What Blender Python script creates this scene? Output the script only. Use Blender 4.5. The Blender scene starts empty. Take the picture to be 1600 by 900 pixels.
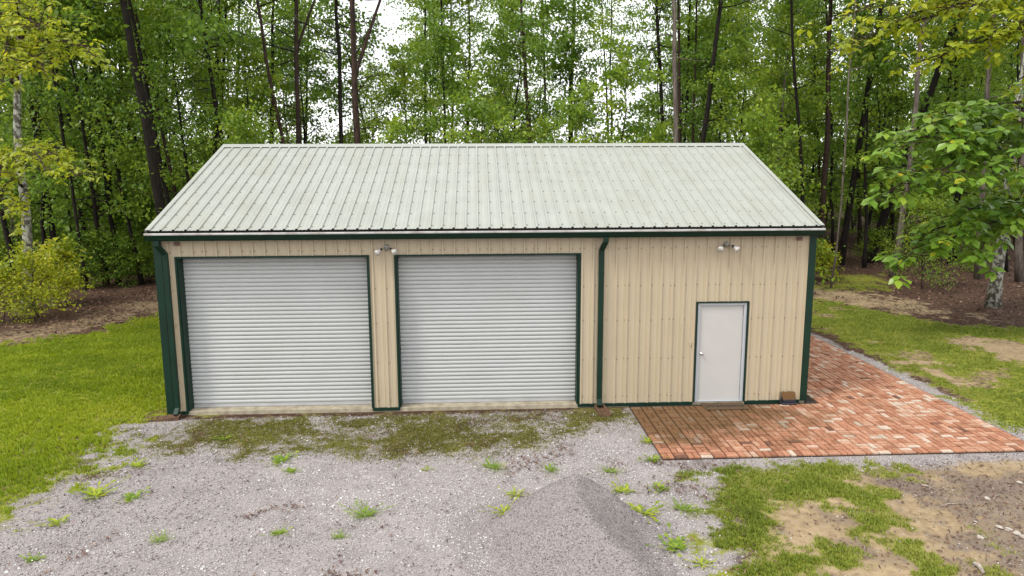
import bpy, bmesh, math, random
import numpy as np
from mathutils import Vector, Matrix

# ------------------------------------------------------------------ camera, sky, sun, exposure
sc = bpy.context.scene
COL = sc.collection
FX = 1128.83
CAM = np.array([6.17, -14.105, 4.761])
PITCH, YAW, ROLL = 0.1637, 0.0474, -0.0039
def cam_axes():
    cp, sp = math.cos(PITCH), math.sin(PITCH); cy, sy = math.cos(YAW), math.sin(YAW)
    f = np.array([sy*cp, cy*cp, -sp]); r = np.array([cy, -sy, 0.0]); u = np.cross(r, f)
    c, s = math.cos(ROLL), math.sin(ROLL)
    return c*r+s*u, -s*r+c*u, f
AX_R, AX_U, AX_F = cam_axes()
cd = bpy.data.cameras.new('camera'); cam = bpy.data.objects.new('camera', cd); COL.objects.link(cam)
cd.sensor_width = 36.0; cd.lens = 36.0*FX/1600.0; cd.clip_start = 0.1; cd.clip_end = 2000
M = Matrix([[AX_R[i], AX_U[i], -AX_F[i], CAM[i]] for i in range(3)] + [[0, 0, 0, 1]])
cam.matrix_world = M
sc.camera = cam

SUN_EL, SUN_AZ = math.radians(52), math.radians(240)    # azimuth clockwise from +Y: front left of the garage
world = bpy.data.worlds.new('World'); sc.world = world; world.use_nodes = True
wt = world.node_tree; wn = wt.nodes; wl = wt.links
wn.clear()
w_out = wn.new('ShaderNodeOutputWorld'); w_bg = wn.new('ShaderNodeBackground'); w_bg.inputs['Strength'].default_value = 0.12
w_sky = wn.new('ShaderNodeTexSky'); w_sky.sky_type = 'NISHITA'; w_sky.sun_disc = False
w_sky.sun_elevation = SUN_EL; w_sky.sun_rotation = SUN_AZ
w_sky.air_density = 1.0; w_sky.dust_density = 3.0; w_sky.ozone_density = 1.0
# broken overcast: a cloud layer over the blue
w_tc = wn.new('ShaderNodeTexCoord'); w_noise = wn.new('ShaderNodeTexNoise')
w_noise.inputs['Scale'].default_value = 2.6; w_noise.inputs['Detail'].default_value = 6; w_noise.inputs['Roughness'].default_value = 0.6
w_ramp = wn.new('ShaderNodeMapRange'); w_ramp.inputs['From Min'].default_value = 0.30; w_ramp.inputs['From Max'].default_value = 0.55
w_ramp.inputs['To Min'].default_value = 0.55; w_ramp.inputs['To Max'].default_value = 1.0
w_mix = wn.new('ShaderNodeMix'); w_mix.data_type = 'RGBA'
w_mix.inputs['B'].default_value = (9.7, 9.75, 9.95, 1)
wl.new(w_tc.outputs['Generated'], w_noise.inputs['Vector']); wl.new(w_noise.outputs['Fac'], w_ramp.inputs['Value'])
wl.new(w_ramp.outputs['Result'], w_mix.inputs['Factor']); wl.new(w_sky.outputs['Color'], w_mix.inputs['A'])
wl.new(w_mix.outputs['Result'], w_bg.inputs['Color']); wl.new(w_bg.outputs['Background'], w_out.inputs['Surface'])

sd = bpy.data.lights.new('sun', 'SUN'); sd.energy = 1.5; sd.angle = math.radians(12); sd.color = (1.0, 0.95, 0.86)
sun = bpy.data.objects.new('sun', sd); COL.objects.link(sun)
sdir = Vector((math.sin(SUN_AZ)*math.cos(SUN_EL), math.cos(SUN_AZ)*math.cos(SUN_EL), math.sin(SUN_EL)))
sun.rotation_euler = sdir.to_track_quat('Z', 'Y').to_euler()
sun.location = (0, -30, 40)

vs = sc.view_settings
vs.view_transform = 'Standard'; vs.look = 'None'; vs.gamma = 1.0; vs.use_curve_mapping = False
vs.exposure = 0.8
sc.cycles.max_bounces = 8; sc.cycles.transparent_max_bounces = 8; sc.cycles.diffuse_bounces = 4; sc.cycles.transmission_bounces = 4

# ------------------------------------------------------------------ helpers
rng = np.random.default_rng(11)
random.seed(5)

def at(px, py, z=0.0, Y=None):
    """world point seen at a pixel of the 1600x900 photograph, on a height z or on a plane y=Y"""
    d = AX_F + AX_R*(px-800)/FX + AX_U*(450-py)/FX
    t = (z-CAM[2])/d[2] if Y is None else (Y-CAM[1])/d[1]
    return CAM + d*t

def tag(o, label=None, cat=None, group=None, kind=None):
    if label: o['label'] = label
    if cat: o['category'] = cat
    if group: o['group'] = group
    if kind: o['kind'] = kind
    return o

def link(o, parent=None):
    COL.objects.link(o)
    if parent is not None: o.parent = parent
    return o

def empty(name, loc=(0, 0, 0), rz=0.0):
    o = bpy.data.objects.new(name, None); o.empty_display_size = 0.2
    o.location = loc; o.rotation_euler = (0, 0, rz); COL.objects.link(o)
    return o

def mesh_np(name, V, F, mat=None, tone=None, smooth=False):
    """mesh from numpy arrays, all faces with the same vertex count"""
    V = np.asarray(V, np.float32); F = np.asarray(F, np.int32)
    me = bpy.data.meshes.new(name)
    me.vertices.add(len(V)); me.vertices.foreach_set('co', V.ravel())
    n, k = F.shape
    me.loops.add(n*k); me.loops.foreach_set('vertex_index', F.ravel())
    me.polygons.add(n); me.polygons.foreach_set('loop_start', np.arange(0, n*k, k, dtype=np.int32))
    me.polygons.foreach_set('loop_total', np.full(n, k, np.int32))
    if smooth: me.polygons.foreach_set('use_smooth', np.ones(n, bool))
    if tone is not None:
        a = me.attributes.new('tone', 'FLOAT', 'POINT'); a.data.foreach_set('value', np.asarray(tone, np.float32))
    me.update(calc_edges=True)
    if mat: me.materials.append(mat)
    return me

def obj(name, me, parent=None, loc=None, rot=None):
    o = bpy.data.objects.new(name, me); link(o, parent)
    if loc is not None: o.location = loc
    if rot is not None: o.rotation_euler = rot
    return o

class MB:
    """collects boxes, tubes and prisms into one mesh"""
    def __init__(s): s.v = []; s.f = []
    def add(s, V, F):
        n = len(s.v); s.v += [tuple(p) for p in V]; s.f += [tuple(i+n for i in f) for f in F]; return s
    def box(s, x0, x1, y0, y1, z0, z1):
        return s.add([(x0,y0,z0),(x1,y0,z0),(x1,y1,z0),(x0,y1,z0),(x0,y0,z1),(x1,y0,z1),(x1,y1,z1),(x0,y1,z1)],
                     [(0,3,2,1),(4,5,6,7),(0,1,5,4),(1,2,6,5),(2,3,7,6),(3,0,4,7)])
    def tube(s, P, R, n=8, caps=True):
        P = [Vector(p) for p in P]; m = len(P); ring = []
        prev = None
        for i in range(m):
            d = (P[min(i+1, m-1)]-P[max(i-1, 0)]).normalized()
            a = prev if prev is not None else (Vector((1, 0, 0)) if abs(d.x) < 0.8 else Vector((0, 1, 0)))
            a = (a - d*a.dot(d)).normalized(); b = d.cross(a); prev = a
            ring += [tuple(P[i] + (a*math.cos(2*math.pi*k/n) + b*math.sin(2*math.pi*k/n))*R[i]) for k in range(n)]
        F = [(i*n+k, i*n+(k+1) % n, (i+1)*n+(k+1) % n, (i+1)*n+k) for i in range(m-1) for k in range(n)]
        if caps: F += [tuple(range(n-1, -1, -1)), tuple((m-1)*n+k for k in range(n))]
        return s.add(ring, F)
    def prism(s, prof, x0, x1):
        """closed profile of (y,z) extruded along x"""
        n = len(prof)
        V = [(x0, y, z) for y, z in prof] + [(x1, y, z) for y, z in prof]
        F = [(k, (k+1) % n, n+(k+1) % n, n+k) for k in range(n)] + [tuple(range(n-1, -1, -1)), tuple(range(n, 2*n))]
        return s.add(V, F)
    def lathe(s, prof, n=16, M=None):
        V = [(r*math.cos(2*math.pi*k/n), r*math.sin(2*math.pi*k/n), z) for r, z in prof for k in range(n)]
        if M is not None: V = [tuple(M @ Vector(p)) for p in V]
        F = [(i*n+k, i*n+(k+1) % n, (i+1)*n+(k+1) % n, (i+1)*n+k) for i in range(len(prof)-1) for k in range(n)]
        return s.add(V, F)
    def mesh(s, name, mat=None, smooth=False, bevel=0.0):
        me = bpy.data.meshes.new(name); me.from_pydata(s.v, [], s.f); me.update()
        bm = bmesh.new(); bm.from_mesh(me)
        bmesh.ops.recalc_face_normals(bm, faces=bm.faces)
        if bevel: bmesh.ops.bevel(bm, geom=bm.edges[:], offset=bevel, segments=1, affect='EDGES', clamp_overlap=True)
        bm.to_mesh(me); bm.free()
        if smooth:
            for p in me.polygons: p.use_smooth = True
        if mat: me.materials.append(mat)
        return me
    def build(s, name, mat, parent=None, smooth=False, bevel=0.0, loc=None, rot=None):
        return obj(name, s.mesh(name, mat, smooth, bevel), parent, loc, rot)

# numpy value noise
def _hash(ix, iy, seed):
    h = (ix.astype(np.int64)*374761393 + iy.astype(np.int64)*668265263 + seed*1442695041) & 0x7fffffff
    h = ((h ^ (h >> 13))*1274126177) & 0x7fffffff
    return ((h ^ (h >> 16)) & 0xffff)/65535.0
def vnoise(x, y, seed=0):
    ix, iy = np.floor(x), np.floor(y); fx, fy = x-ix, y-iy
    fx = fx*fx*(3-2*fx); fy = fy*fy*(3-2*fy)
    a = _hash(ix, iy, seed); b = _hash(ix+1, iy, seed); c = _hash(ix, iy+1, seed); d = _hash(ix+1, iy+1, seed)
    return (a*(1-fx)+b*fx)*(1-fy) + (c*(1-fx)+d*fx)*fy
def fbm(x, y, scale=1.0, seed=0, octv=4):
    s = 0; amp = 0.5; tot = 0
    for o in range(octv):
        s = s+amp*vnoise(x*scale*2**o+17.3*o, y*scale*2**o-9.1*o, seed+o); tot += amp; amp *= 0.5
    return s/tot
def sstep(a, b, x):
    t = np.clip((x-a)/(b-a), 0, 1); return t*t*(3-2*t)
def poly_sd(x, y, poly):
    """signed distance, positive inside"""
    P = np.asarray(poly)[:, :2]; best = np.full(x.shape, 1e9); inside = np.zeros(x.shape, bool)
    for i in range(len(P)):
        a, b = P[i], P[(i+1) % len(P)]; e = b-a
        t = np.clip(((x-a[0])*e[0]+(y-a[1])*e[1])/(e@e+1e-12), 0, 1)
        best = np.minimum(best, np.hypot(x-a[0]-t*e[0], y-a[1]-t*e[1]))
        c = ((a[1] > y) != (b[1] > y)) & (x < (b[0]-a[0])*(y-a[1])/(b[1]-a[1]+1e-12)+a[0])
        inside ^= c
    return np.where(inside, best, -best)

# ------------------------------------------------------------------ materials
def newmat(name):
    m = bpy.data.materials.new(name); m.use_nodes = True
    nt = m.node_tree; return m, nt, nt.nodes, nt.links, nt.nodes['Principled BSDF']

def ramp_node(n, stops):
    r = n.new('ShaderNodeValToRGB'); e = r.color_ramp.elements
    while len(e) < len(stops): e.new(0.5)
    for el, (p, c) in zip(e, stops): el.position = p; el.color = (*c, 1)
    return r

def paint(name, col, rough=0.5, var=0.12, scale=3.0, metal=0.0, streak=0.0, dirt=None, bump=0.0, spec=0.5):
    """painted metal: base colour with soft blotches, run-off streaks and dirt"""
    m, nt, n, l, b = newmat(name)
    geo = n.new('ShaderNodeNewGeometry')
    no = n.new('ShaderNodeTexNoise'); no.inputs['Scale'].default_value = scale; no.inputs['Detail'].default_value = 6
    l.new(geo.outputs['Position'], no.inputs['Vector'])
    c0 = tuple(max(0, c*(1-var)) for c in col); c1 = tuple(min(1, c*(1+var)) for c in col)
    rp = ramp_node(n, [(0.3, c0), (0.7, c1)]); l.new(no.outputs['Fac'], rp.inputs['Fac'])
    out = rp.outputs['Color']
    if dirt:
        mp = n.new('ShaderNodeMapping'); mp.inputs['Scale'].default_value = dirt[1]
        l.new(geo.outputs['Position'], mp.inputs['Vector'])
        n2 = n.new('ShaderNodeTexNoise'); n2.inputs['Scale'].default_value = 1.0; n2.inputs['Detail'].default_value = 5
        l.new(mp.outputs['Vector'], n2.inputs['Vector'])
        mr = n.new('ShaderNodeMapRange'); mr.inputs['From Min'].default_value = 0.45; mr.inputs['From Max'].default_value = 0.8
        mr.inputs['To Max'].default_value = dirt[2]; l.new(n2.outputs['Fac'], mr.inputs['Value'])
        mx = n.new('ShaderNodeMix'); mx.data_type = 'RGBA'; mx.inputs['B'].default_value = (*dirt[0], 1)
        l.new(mr.outputs['Result'], mx.inputs['Factor']); l.new(out, mx.inputs['A']); out = mx.outputs['Result']
    l.new(out, b.inputs['Base Color'])
    b.inputs['Roughness'].default_value = rough; b.inputs['Metallic'].default_value = metal
    b.inputs['Specular IOR Level'].default_value = spec
    if bump:
        bp = n.new('ShaderNodeBump'); bp.inputs['Strength'].default_value = bump; bp.inputs['Distance'].default_value = 0.01
        l.new(no.outputs['Fac'], bp.inputs['Height']); l.new(bp.outputs['Normal'], b.inputs['Normal'])
    return m

def toned(name, stops, rough=0.8, bump_scale=0, bump=0.3, translucent=0.0, spec=0.3):
    """colour picked by the mesh's own 'tone' attribute"""
    m, nt, n, l, b = newmat(name)
    a = n.new('ShaderNodeAttribute'); a.attribute_name = 'tone'
    rp = ramp_node(n, stops); l.new(a.outputs['Fac'], rp.inputs['Fac'])
    l.new(rp.outputs['Color'], b.inputs['Base Color'])
    b.inputs['Roughness'].default_value = rough; b.inputs['Specular IOR Level'].default_value = spec
    if bump_scale:
        geo = n.new('ShaderNodeNewGeometry'); no = n.new('ShaderNodeTexNoise'); no.inputs['Scale'].default_value = bump_scale
        no.inputs['Detail'].default_value = 5; l.new(geo.outputs['Position'], no.inputs['Vector'])
        bp = n.new('ShaderNodeBump'); bp.inputs['Strength'].default_value = bump; bp.inputs['Distance'].default_value = 0.02
        l.new(no.outputs['Fac'], bp.inputs['Height']); l.new(bp.outputs['Normal'], b.inputs['Normal'])
    if translucent:
        tr = n.new('ShaderNodeBsdfTranslucent'); mx = n.new('ShaderNodeMixShader'); mx.inputs[0].default_value = translucent
        hs = n.new('ShaderNodeHueSaturation'); hs.inputs['Value'].default_value = 1.5; hs.inputs['Hue'].default_value = 0.49
        l.new(rp.outputs['Color'], hs.inputs['Color']); l.new(hs.outputs['Color'], tr.inputs['Color'])
        l.new(b.outputs['BSDF'], mx.inputs[1]); l.new(tr.outputs['BSDF'], mx.inputs[2])
        l.new(mx.outputs['Shader'], n['Material Output'].inputs['Surface'])
    return m

def bark(name, c0, c1, scale=9.0, lichen=None):
    m, nt, n, l, b = newmat(name)
    geo = n.new('ShaderNodeNewGeometry'); mp = n.new('ShaderNodeMapping'); mp.inputs['Scale'].default_value = (1, 1, 0.18)
    l.new(geo.outputs['Position'], mp.inputs['Vector'])
    no = n.new('ShaderNodeTexNoise'); no.inputs['Scale'].default_value = scale*2; no.inputs['Detail'].default_value = 6
    l.new(mp.outputs['Vector'], no.inputs['Vector'])
    rp = ramp_node(n, [(0.3, c0), (0.7, c1)]); l.new(no.outputs['Fac'], rp.inputs['Fac'])
    out = rp.outputs['Color']
    if lichen:
        n2 = n.new('ShaderNodeTexNoise'); n2.inputs['Scale'].default_value = 7; n2.inputs['Detail'].default_value = 6; n2.inputs['Roughness'].default_value = 0.7
        l.new(geo.outputs['Position'], n2.inputs['Vector'])
        r2 = ramp_node(n, [(0.47, (0, 0, 0)), (0.55, (1, 1, 1))]); l.new(n2.outputs['Fac'], r2.inputs['Fac'])
        mx = n.new('ShaderNodeMix'); mx.data_type = 'RGBA'; mx.inputs['B'].default_value = (*lichen, 1)
        l.new(r2.outputs['Color'], mx.inputs['Factor']); l.new(out, mx.inputs['A']); out = mx.outputs['Result']
    l.new(out, b.inputs['Base Color']); b.inputs['Roughness'].default_value = 0.9; b.inputs['Specular IOR Level'].default_value = 0.2
    bp = n.new('ShaderNodeBump'); bp.inputs['Strength'].default_value = 0.7; bp.inputs['Distance'].default_value = 0.03
    l.new(no.outputs['Fac'], bp.inputs['Height']); l.new(bp.outputs['Normal'], b.inputs['Normal'])
    return m

MAT = {}
MAT['roof'] = paint('roof_paint', (0.284, 0.295, 0.263), 0.5, 0.06, 2.2, dirt=((0.216, 0.223, 0.158), (2.5, 0.7, 0.7), 0.45))
MAT['wall'] = paint('wall_paint', (0.435, 0.362, 0.250), 0.5, 0.03, 1.5, dirt=((0.36, 0.29, 0.18), (0.9, 0.9, 0.5), 0.3))
MAT['green'] = paint('green_trim', (0.002, 0.021, 0.0115), 0.5, 0.2, 4.0, spec=0.3)
MAT['lip'] = paint('gutter_lip_sky_sheen', (0.375, 0.367, 0.352), 0.5, 0.15, 8.0, dirt=((0.165, 0.112, 0.083), (3, 3, 3), 0.8))  # pale base paints in the sky reflection on the green lip; brown dirt over it
MAT['slat'] = paint('door_slat', (0.40, 0.41, 0.405), 0.40, 0.03, 2.0, dirt=((0.33, 0.335, 0.31), (1.0, 1.0, 0.5), 0.35))
MAT['doorwhite'] = paint('door_white', (0.45, 0.44, 0.42), 0.45, 0.03, 2.0)
MAT['framewhite'] = paint('frame_white', (0.407, 0.429, 0.459), 0.45, 0.03, 2.0)
MAT['concrete'] = paint('concrete', (0.336, 0.296, 0.216), 0.9, 0.2, 7.0, dirt=((0.128, 0.096, 0.056), (5, 5, 5), 0.7), bump=0.4)
MAT['darkmetal'] = paint('dark_metal', (0.03, 0.028, 0.024), 0.5, 0.2, 9.0)
MAT['chrome'] = paint('knob_metal', (0.5, 0.48, 0.45), 0.25, 0.05, 9.0, metal=1.0)
MAT['bulb'] = paint('bulb_glass', (0.440, 0.424, 0.392), 0.2, 0.05, 20.0)
MAT['lampbody'] = paint('lamp_body', (0.22, 0.21, 0.18), 0.45, 0.1, 20.0)
MAT['screw'] = paint('screw_head', (0.13, 0.13, 0.11), 0.5, 0.2, 20.0)
MAT['splash'] = paint('splash_block', (0.104, 0.052, 0.026), 0.8, 0.4, 14.0, bump=0.5, dirt=((0.040, 0.036, 0.016), (6, 6, 6), 0.8))
MAT['mat'] = paint('doormat_fibre', (0.075, 0.042, 0.018), 1.0, 0.35, 40.0, bump=0.6, dirt=((0.035, 0.028, 0.012), (5, 5, 5), 0.7))
MAT['ink'] = paint('mat_ink', (0.018, 0.014, 0.010), 1.0, 0.2, 40.0)
MAT['bristle'] = paint('bristle', (0.160, 0.084, 0.028), 0.9, 0.5, 60.0, bump=0.8)
MAT['brushbase'] = paint('brush_base', (0.014, 0.013, 0.022), 0.5, 0.3, 20.0)
MAT['black'] = paint('black_gap', (0.012, 0.012, 0.011), 0.8, 0.2, 5.0)
MAT['eavebox'] = paint('eave_box', (0.17, 0.10, 0.08), 0.7, 0.2, 20.0)
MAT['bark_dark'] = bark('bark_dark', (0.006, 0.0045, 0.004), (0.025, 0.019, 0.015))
MAT['bark_brown'] = bark('bark_brown', (0.016, 0.010, 0.008), (0.064, 0.040, 0.030))
MAT['bark_pale'] = bark('bark_pale', (0.056, 0.044, 0.036), (0.168, 0.140, 0.116), 6)
MAT['bark_lichen'] = bark('bark_lichen', (0.040, 0.036, 0.028), (0.120, 0.104, 0.080), 7, (0.336, 0.344, 0.288))
MAT['leaf_mid'] = toned('leaf_mid', [(0.0, (0.076, 0.154, 0.014)), (0.5, (0.173, 0.277, 0.023)), (1.0, (0.314, 0.388, 0.034))], 0.5, translucent=0.45, spec=0.4)
MAT['leaf_deep'] = toned('leaf_deep', [(0.0, (0.059, 0.130, 0.014)), (0.5, (0.132, 0.234, 0.021)), (1.0, (0.243, 0.337, 0.031))], 0.5, translucent=0.45, spec=0.4)
MAT['leaf_lime'] = toned('leaf_lime', [(0.0, (0.142, 0.206, 0.013)), (0.5, (0.307, 0.367, 0.021)), (1.0, (0.477, 0.457, 0.032))], 0.4, translucent=0.5, spec=0.45)
MAT['leaf_big'] = toned('leaf_big', [(0.0, (0.077, 0.173, 0.018)), (0.55, (0.171, 0.297, 0.030)), (0.85, (0.275, 0.389, 0.04)), (1.0, (0.418, 0.356, 0.02))], 0.35, translucent=0.32, spec=0.5)
MAT['needle'] = toned('needle', [(0.0, (0.040, 0.070, 0.030)), (1.0, (0.110, 0.155, 0.065))], 0.6, translucent=0.25)
MAT['grass'] = toned('grass_blade', [(0.0, (0.095, 0.155, 0.008)), (0.45, (0.215, 0.290, 0.012)), (0.8, (0.330, 0.375, 0.022)), (1.0, (0.42, 0.37, 0.13))], 0.55, translucent=0.3)
MAT['grass_rough'] = toned('rough_grass', [(0.0, (0.085, 0.130, 0.014)), (0.45, (0.180, 0.230, 0.026)), (0.8, (0.270, 0.290, 0.055)), (1.0, (0.38, 0.33, 0.15))], 0.6, translucent=0.3)
MAT['moss'] = toned('moss', [(0.0, (0.085, 0.075, 0.018)), (0.5, (0.175, 0.185, 0.024)), (1.0, (0.27, 0.30, 0.035))], 0.7, translucent=0.25)
MAT['stone'] = toned('gravel_stone', [(0.0, (0.082, 0.070, 0.066)), (0.25, (0.246, 0.217, 0.209)), (0.6, (0.385, 0.353, 0.344)), (0.9, (0.508, 0.484, 0.476)), (1.0, (0.656, 0.648, 0.631))], 0.85)
MAT['pebble'] = toned('pile_stone', [(0.0, (0.075, 0.064, 0.062)), (0.4, (0.195, 0.172, 0.168)), (0.85, (0.33, 0.30, 0.295)), (1.0, (0.56, 0.54, 0.53))], 0.85)
MAT['rock'] = paint('rock', (0.34, 0.30, 0.26), 0.85, 0.35, 25.0, bump=0.6)
MAT['wood'] = paint('dead_wood', (0.272, 0.232, 0.192), 0.9, 0.4, 16.0, bump=0.5)
MAT['litter'] = toned('leaf_litter', [(0.0, (0.033, 0.017, 0.011)), (0.5, (0.109, 0.057, 0.040)), (0.85, (0.209, 0.123, 0.085)), (1.0, (0.399, 0.285, 0.209))], 0.85, spec=0.3)
MAT['needles_dry'] = toned('dry_needles', [(0.0, (0.05, 0.022, 0.012)), (1.0, (0.22, 0.10, 0.06))], 0.9)

def brick_material():
    m, nt, n, l, b = newmat('brick')
    a = n.new('ShaderNodeAttribute'); a.attribute_name = 'tone'
    rp = ramp_node(n, [(0.0, (0.115, 0.055, 0.036)), (0.3, (0.265, 0.112, 0.062)), (0.6, (0.375, 0.172, 0.100)), (0.85, (0.435, 0.250, 0.165)), (1.0, (0.48, 0.38, 0.30))])
    l.new(a.outputs['Fac'], rp.inputs['Fac'])
    geo = n.new('ShaderNodeNewGeometry')
    no = n.new('ShaderNodeTexNoise'); no.inputs['Scale'].default_value = 22; no.inputs['Detail'].default_value = 6; no.inputs['Roughness'].default_value = 0.7
    l.new(geo.outputs['Position'], no.inputs['Vector'])
    mr = n.new('ShaderNodeMapRange'); mr.inputs['From Min'].default_value = 0.35; mr.inputs['From Max'].default_value = 0.7
    mr.inputs['To Min'].default_value = 0.72; mr.inputs['To Max'].default_value = 1.15; l.new(no.outputs['Fac'], mr.inputs['Value'])
    mul = n.new('ShaderNodeMix'); mul.data_type = 'RGBA'; mul.blend_type = 'MULTIPLY'; mul.inputs['Factor'].default_value = 1
    l.new(rp.outputs['Color'], mul.inputs['A']); l.new(mr.outputs['Result'], mul.inputs['B'])
    # algae stain by the wall at the patio's left end
    sx = n.new('ShaderNodeSeparateXYZ'); l.new(geo.outputs['Position'], sx.inputs['Vector'])
    rx = n.new('ShaderNodeMapRange'); rx.inputs['From Min'].default_value = 13.4; rx.inputs['From Max'].default_value = 9.6; l.new(sx.outputs['X'], rx.inputs['Value'])
    ry = n.new('ShaderNodeMapRange'); ry.inputs['From Min'].default_value = -2.6; ry.inputs['From Max'].default_value = -0.7; l.new(sx.outputs['Y'], ry.inputs['Value'])
    mm = n.new('ShaderNodeMath'); mm.operation = 'MULTIPLY'; l.new(rx.outputs['Result'], mm.inputs[0]); l.new(ry.outputs['Result'], mm.inputs[1])
    n3 = n.new('ShaderNodeTexNoise'); n3.inputs['Scale'].default_value = 2.2; n3.inputs['Detail'].default_value = 6; l.new(geo.outputs['Position'], n3.inputs['Vector'])
    ad = n.new('ShaderNodeMath'); ad.operation = 'ADD'; l.new(mm.outputs['Value'], ad.inputs[0]); l.new(n3.outputs['Fac'], ad.inputs[1])
    r3 = n.new('ShaderNodeMapRange'); r3.inputs['From Min'].default_value = 0.52; r3.inputs['From Max'].default_value = 0.98; r3.inputs['To Max'].default_value = 0.85
    l.new(ad.outputs['Value'], r3.inputs['Value'])
    mx = n.new('ShaderNodeMix'); mx.data_type = 'RGBA'; mx.inputs['B'].default_value = (0.088, 0.048, 0.015, 1)
    l.new(r3.outputs['Result'], mx.inputs['Factor']); l.new(mul.outputs['Result'], mx.inputs['A'])
    l.new(mx.outputs['Result'], b.inputs['Base Color']); b.inputs['Roughness'].default_value = 0.75
    b.inputs['Specular IOR Level'].default_value = 0.3
    bp = n.new('ShaderNodeBump'); bp.inputs['Strength'].default_value = 0.5; bp.inputs['Distance'].default_value = 0.006
    l.new(no.outputs['Fac'], bp.inputs['Height']); l.new(bp.outputs['Normal'], b.inputs['Normal'])
    return m
MAT['brick'] = brick_material()

def ground_material():
    """zones come from mesh attributes, the colours from noise"""
    m, nt, n, l, b = newmat('ground')
    geo = n.new('ShaderNodeNewGeometry')
    def noise(scale, det=6, rough=0.6):
        t = n.new('ShaderNodeTexNoise'); t.inputs['Scale'].default_value = scale; t.inputs['Detail'].default_value = det; t.inputs['Roughness'].default_value = rough
        l.new(geo.outputs['Position'], t.inputs['Vector']); return t.outputs['Fac']
    def ramp(fac, stops):
        r = ramp_node(n, stops); l.new(fac, r.inputs['Fac']); return r.outputs['Color']
    fine = noise(55, 4, 0.7); mid = noise(9, 6); big = noise(1.3, 5)
    gravel = ramp(fine, [(0.3, (0.131, 0.111, 0.102)), (0.5, (0.279, 0.250, 0.242)), (0.7, (0.410, 0.381, 0.373))])
    soil = ramp(mid, [(0.3, (0.032, 0.018, 0.012)), (0.7, (0.108, 0.061, 0.041))])
    sand = ramp(mid, [(0.25, (0.189, 0.133, 0.077)), (0.55, (0.310, 0.232, 0.138)), (0.8, (0.378, 0.292, 0.181))])
    mulch = ramp(fine, [(0.3, (0.085, 0.062, 0.046)), (0.5, (0.175, 0.135, 0.105)), (0.7, (0.27, 0.22, 0.18))])
    turf = ramp(mid, [(0.3, (0.115, 0.125, 0.016)), (0.7, (0.230, 0.245, 0.030))])
    moss = ramp(mid, [(0.3, (0.085, 0.058, 0.026)), (0.55, (0.140, 0.125, 0.036)), (0.75, (0.230, 0.195, 0.110))])
    cur = soil
    for nm, colr in (('sand', sand), ('mulch', mulch), ('gravel', gravel), ('moss', moss), ('grass', turf)):
        a = n.new('ShaderNodeAttribute'); a.attribute_name = nm
        # ragged edge: the mask is cut by fine noise
        s = n.new('ShaderNodeMath'); s.operation = 'ADD'; l.new(a.outputs['Fac'], s.inputs[0])
        k = n.new('ShaderNodeMath'); k.operation = 'MULTIPLY_ADD'; k.inputs[1].default_value = 1.3; k.inputs[2].default_value = -0.65
        l.new(mid if nm != 'grass' else noise(16, 4), k.inputs[0]); l.new(k.outputs['Value'], s.inputs[1])
        r = n.new('ShaderNodeMapRange'); r.inputs['From Min'].default_value = 0.22; r.inputs['From Max'].default_value = 0.78
        l.new(s.outputs['Value'], r.inputs['Value'])
        mx = n.new('ShaderNodeMix'); mx.data_type = 'RGBA'
        l.new(r.outputs['Result'], mx.inputs['Factor']); l.new(cur, mx.inputs['A']); l.new(colr, mx.inputs['B']); cur = mx.outputs['Result']
    bv = n.new('ShaderNodeMapRange'); bv.inputs['From Min'].default_value = 0.3; bv.inputs['From Max'].default_value = 0.7
    bv.inputs['To Min'].default_value = 0.82; bv.inputs['To Max'].default_value = 1.12; l.new(big, bv.inputs['Value'])
    ml = n.new('ShaderNodeMix'); ml.data_type = 'RGBA'; ml.blend_type = 'MULTIPLY'; ml.inputs['Factor'].default_value = 1
    l.new(cur, ml.inputs['A']); l.new(bv.outputs['Result'], ml.inputs['B'])
    l.new(ml.outputs['Result'], b.inputs['Base Color']); b.inputs['Roughness'].default_value = 0.95; b.inputs['Specular IOR Level'].default_value = 0.15
    bp = n.new('ShaderNodeBump'); bp.inputs['Strength'].default_value = 0.8; bp.inputs['Distance'].default_value = 0.02
    l.new(fine, bp.inputs['Height']); l.new(bp.outputs['Normal'], b.inputs['Normal'])
    return m
MAT['ground'] = ground_material()

# ------------------------------------------------------------------ ground
def W(pts): return np.array([at(*p)[:2] for p in pts])
PATIO = (9.22, 15.85, -2.78, 9.3)          # x0 x1 y0 y1 (the garage stands inside its left part)
GL, GD = 12.9, 8.66                         # garage length and depth
LAWN_L = W([(-500, 600), (0, 540), (120, 522), (180, 503), (250, 487), (330, 478), (320, 640), (255, 648), (226, 664), (196, 690), (165, 722), (120, 745), (60, 775), (0, 806), (-400, 1000)])
LAWN_R = W([(1262, 462), (1400, 488), (1500, 503), (1620, 512), (2000, 540), (2000, 800), (1760, 742), (1600, 675), (1480, 608), (1380, 557), (1300, 517), (1255, 500)])
BARE_R = [W([(1470, 522), (1560, 527), (1700, 545), (1700, 580), (1600, 562), (1530, 545)]), W([(1410, 552), (1475, 556), (1490, 568), (1420, 566)]), W([(1455, 572), (1520, 590), (1500, 596), (1450, 580)])]
PATCH = W([(1108, 728), (1160, 719), (1260, 722), (1338, 720), (1350, 735), (1338, 768), (1300, 788), (1232, 788), (1218, 828), (1192, 852), (1188, 905), (1158, 905), (1140, 838), (1122, 795), (1112, 755)])
PATCH2 = W([(1340, 790), (1385, 796), (1412, 818), (1405, 836), (1360, 846), (1335, 862), (1330, 830)])
TUFTS = [at(*p)[:2] for p in [(1235, 875), (1320, 878), (1290, 850), (1430, 745), (1390, 735), (1250, 872), (1415, 728)]]
STRIP_R = W([(1300, 428), (1390, 428), (1400, 446), (1290, 450)])
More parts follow.
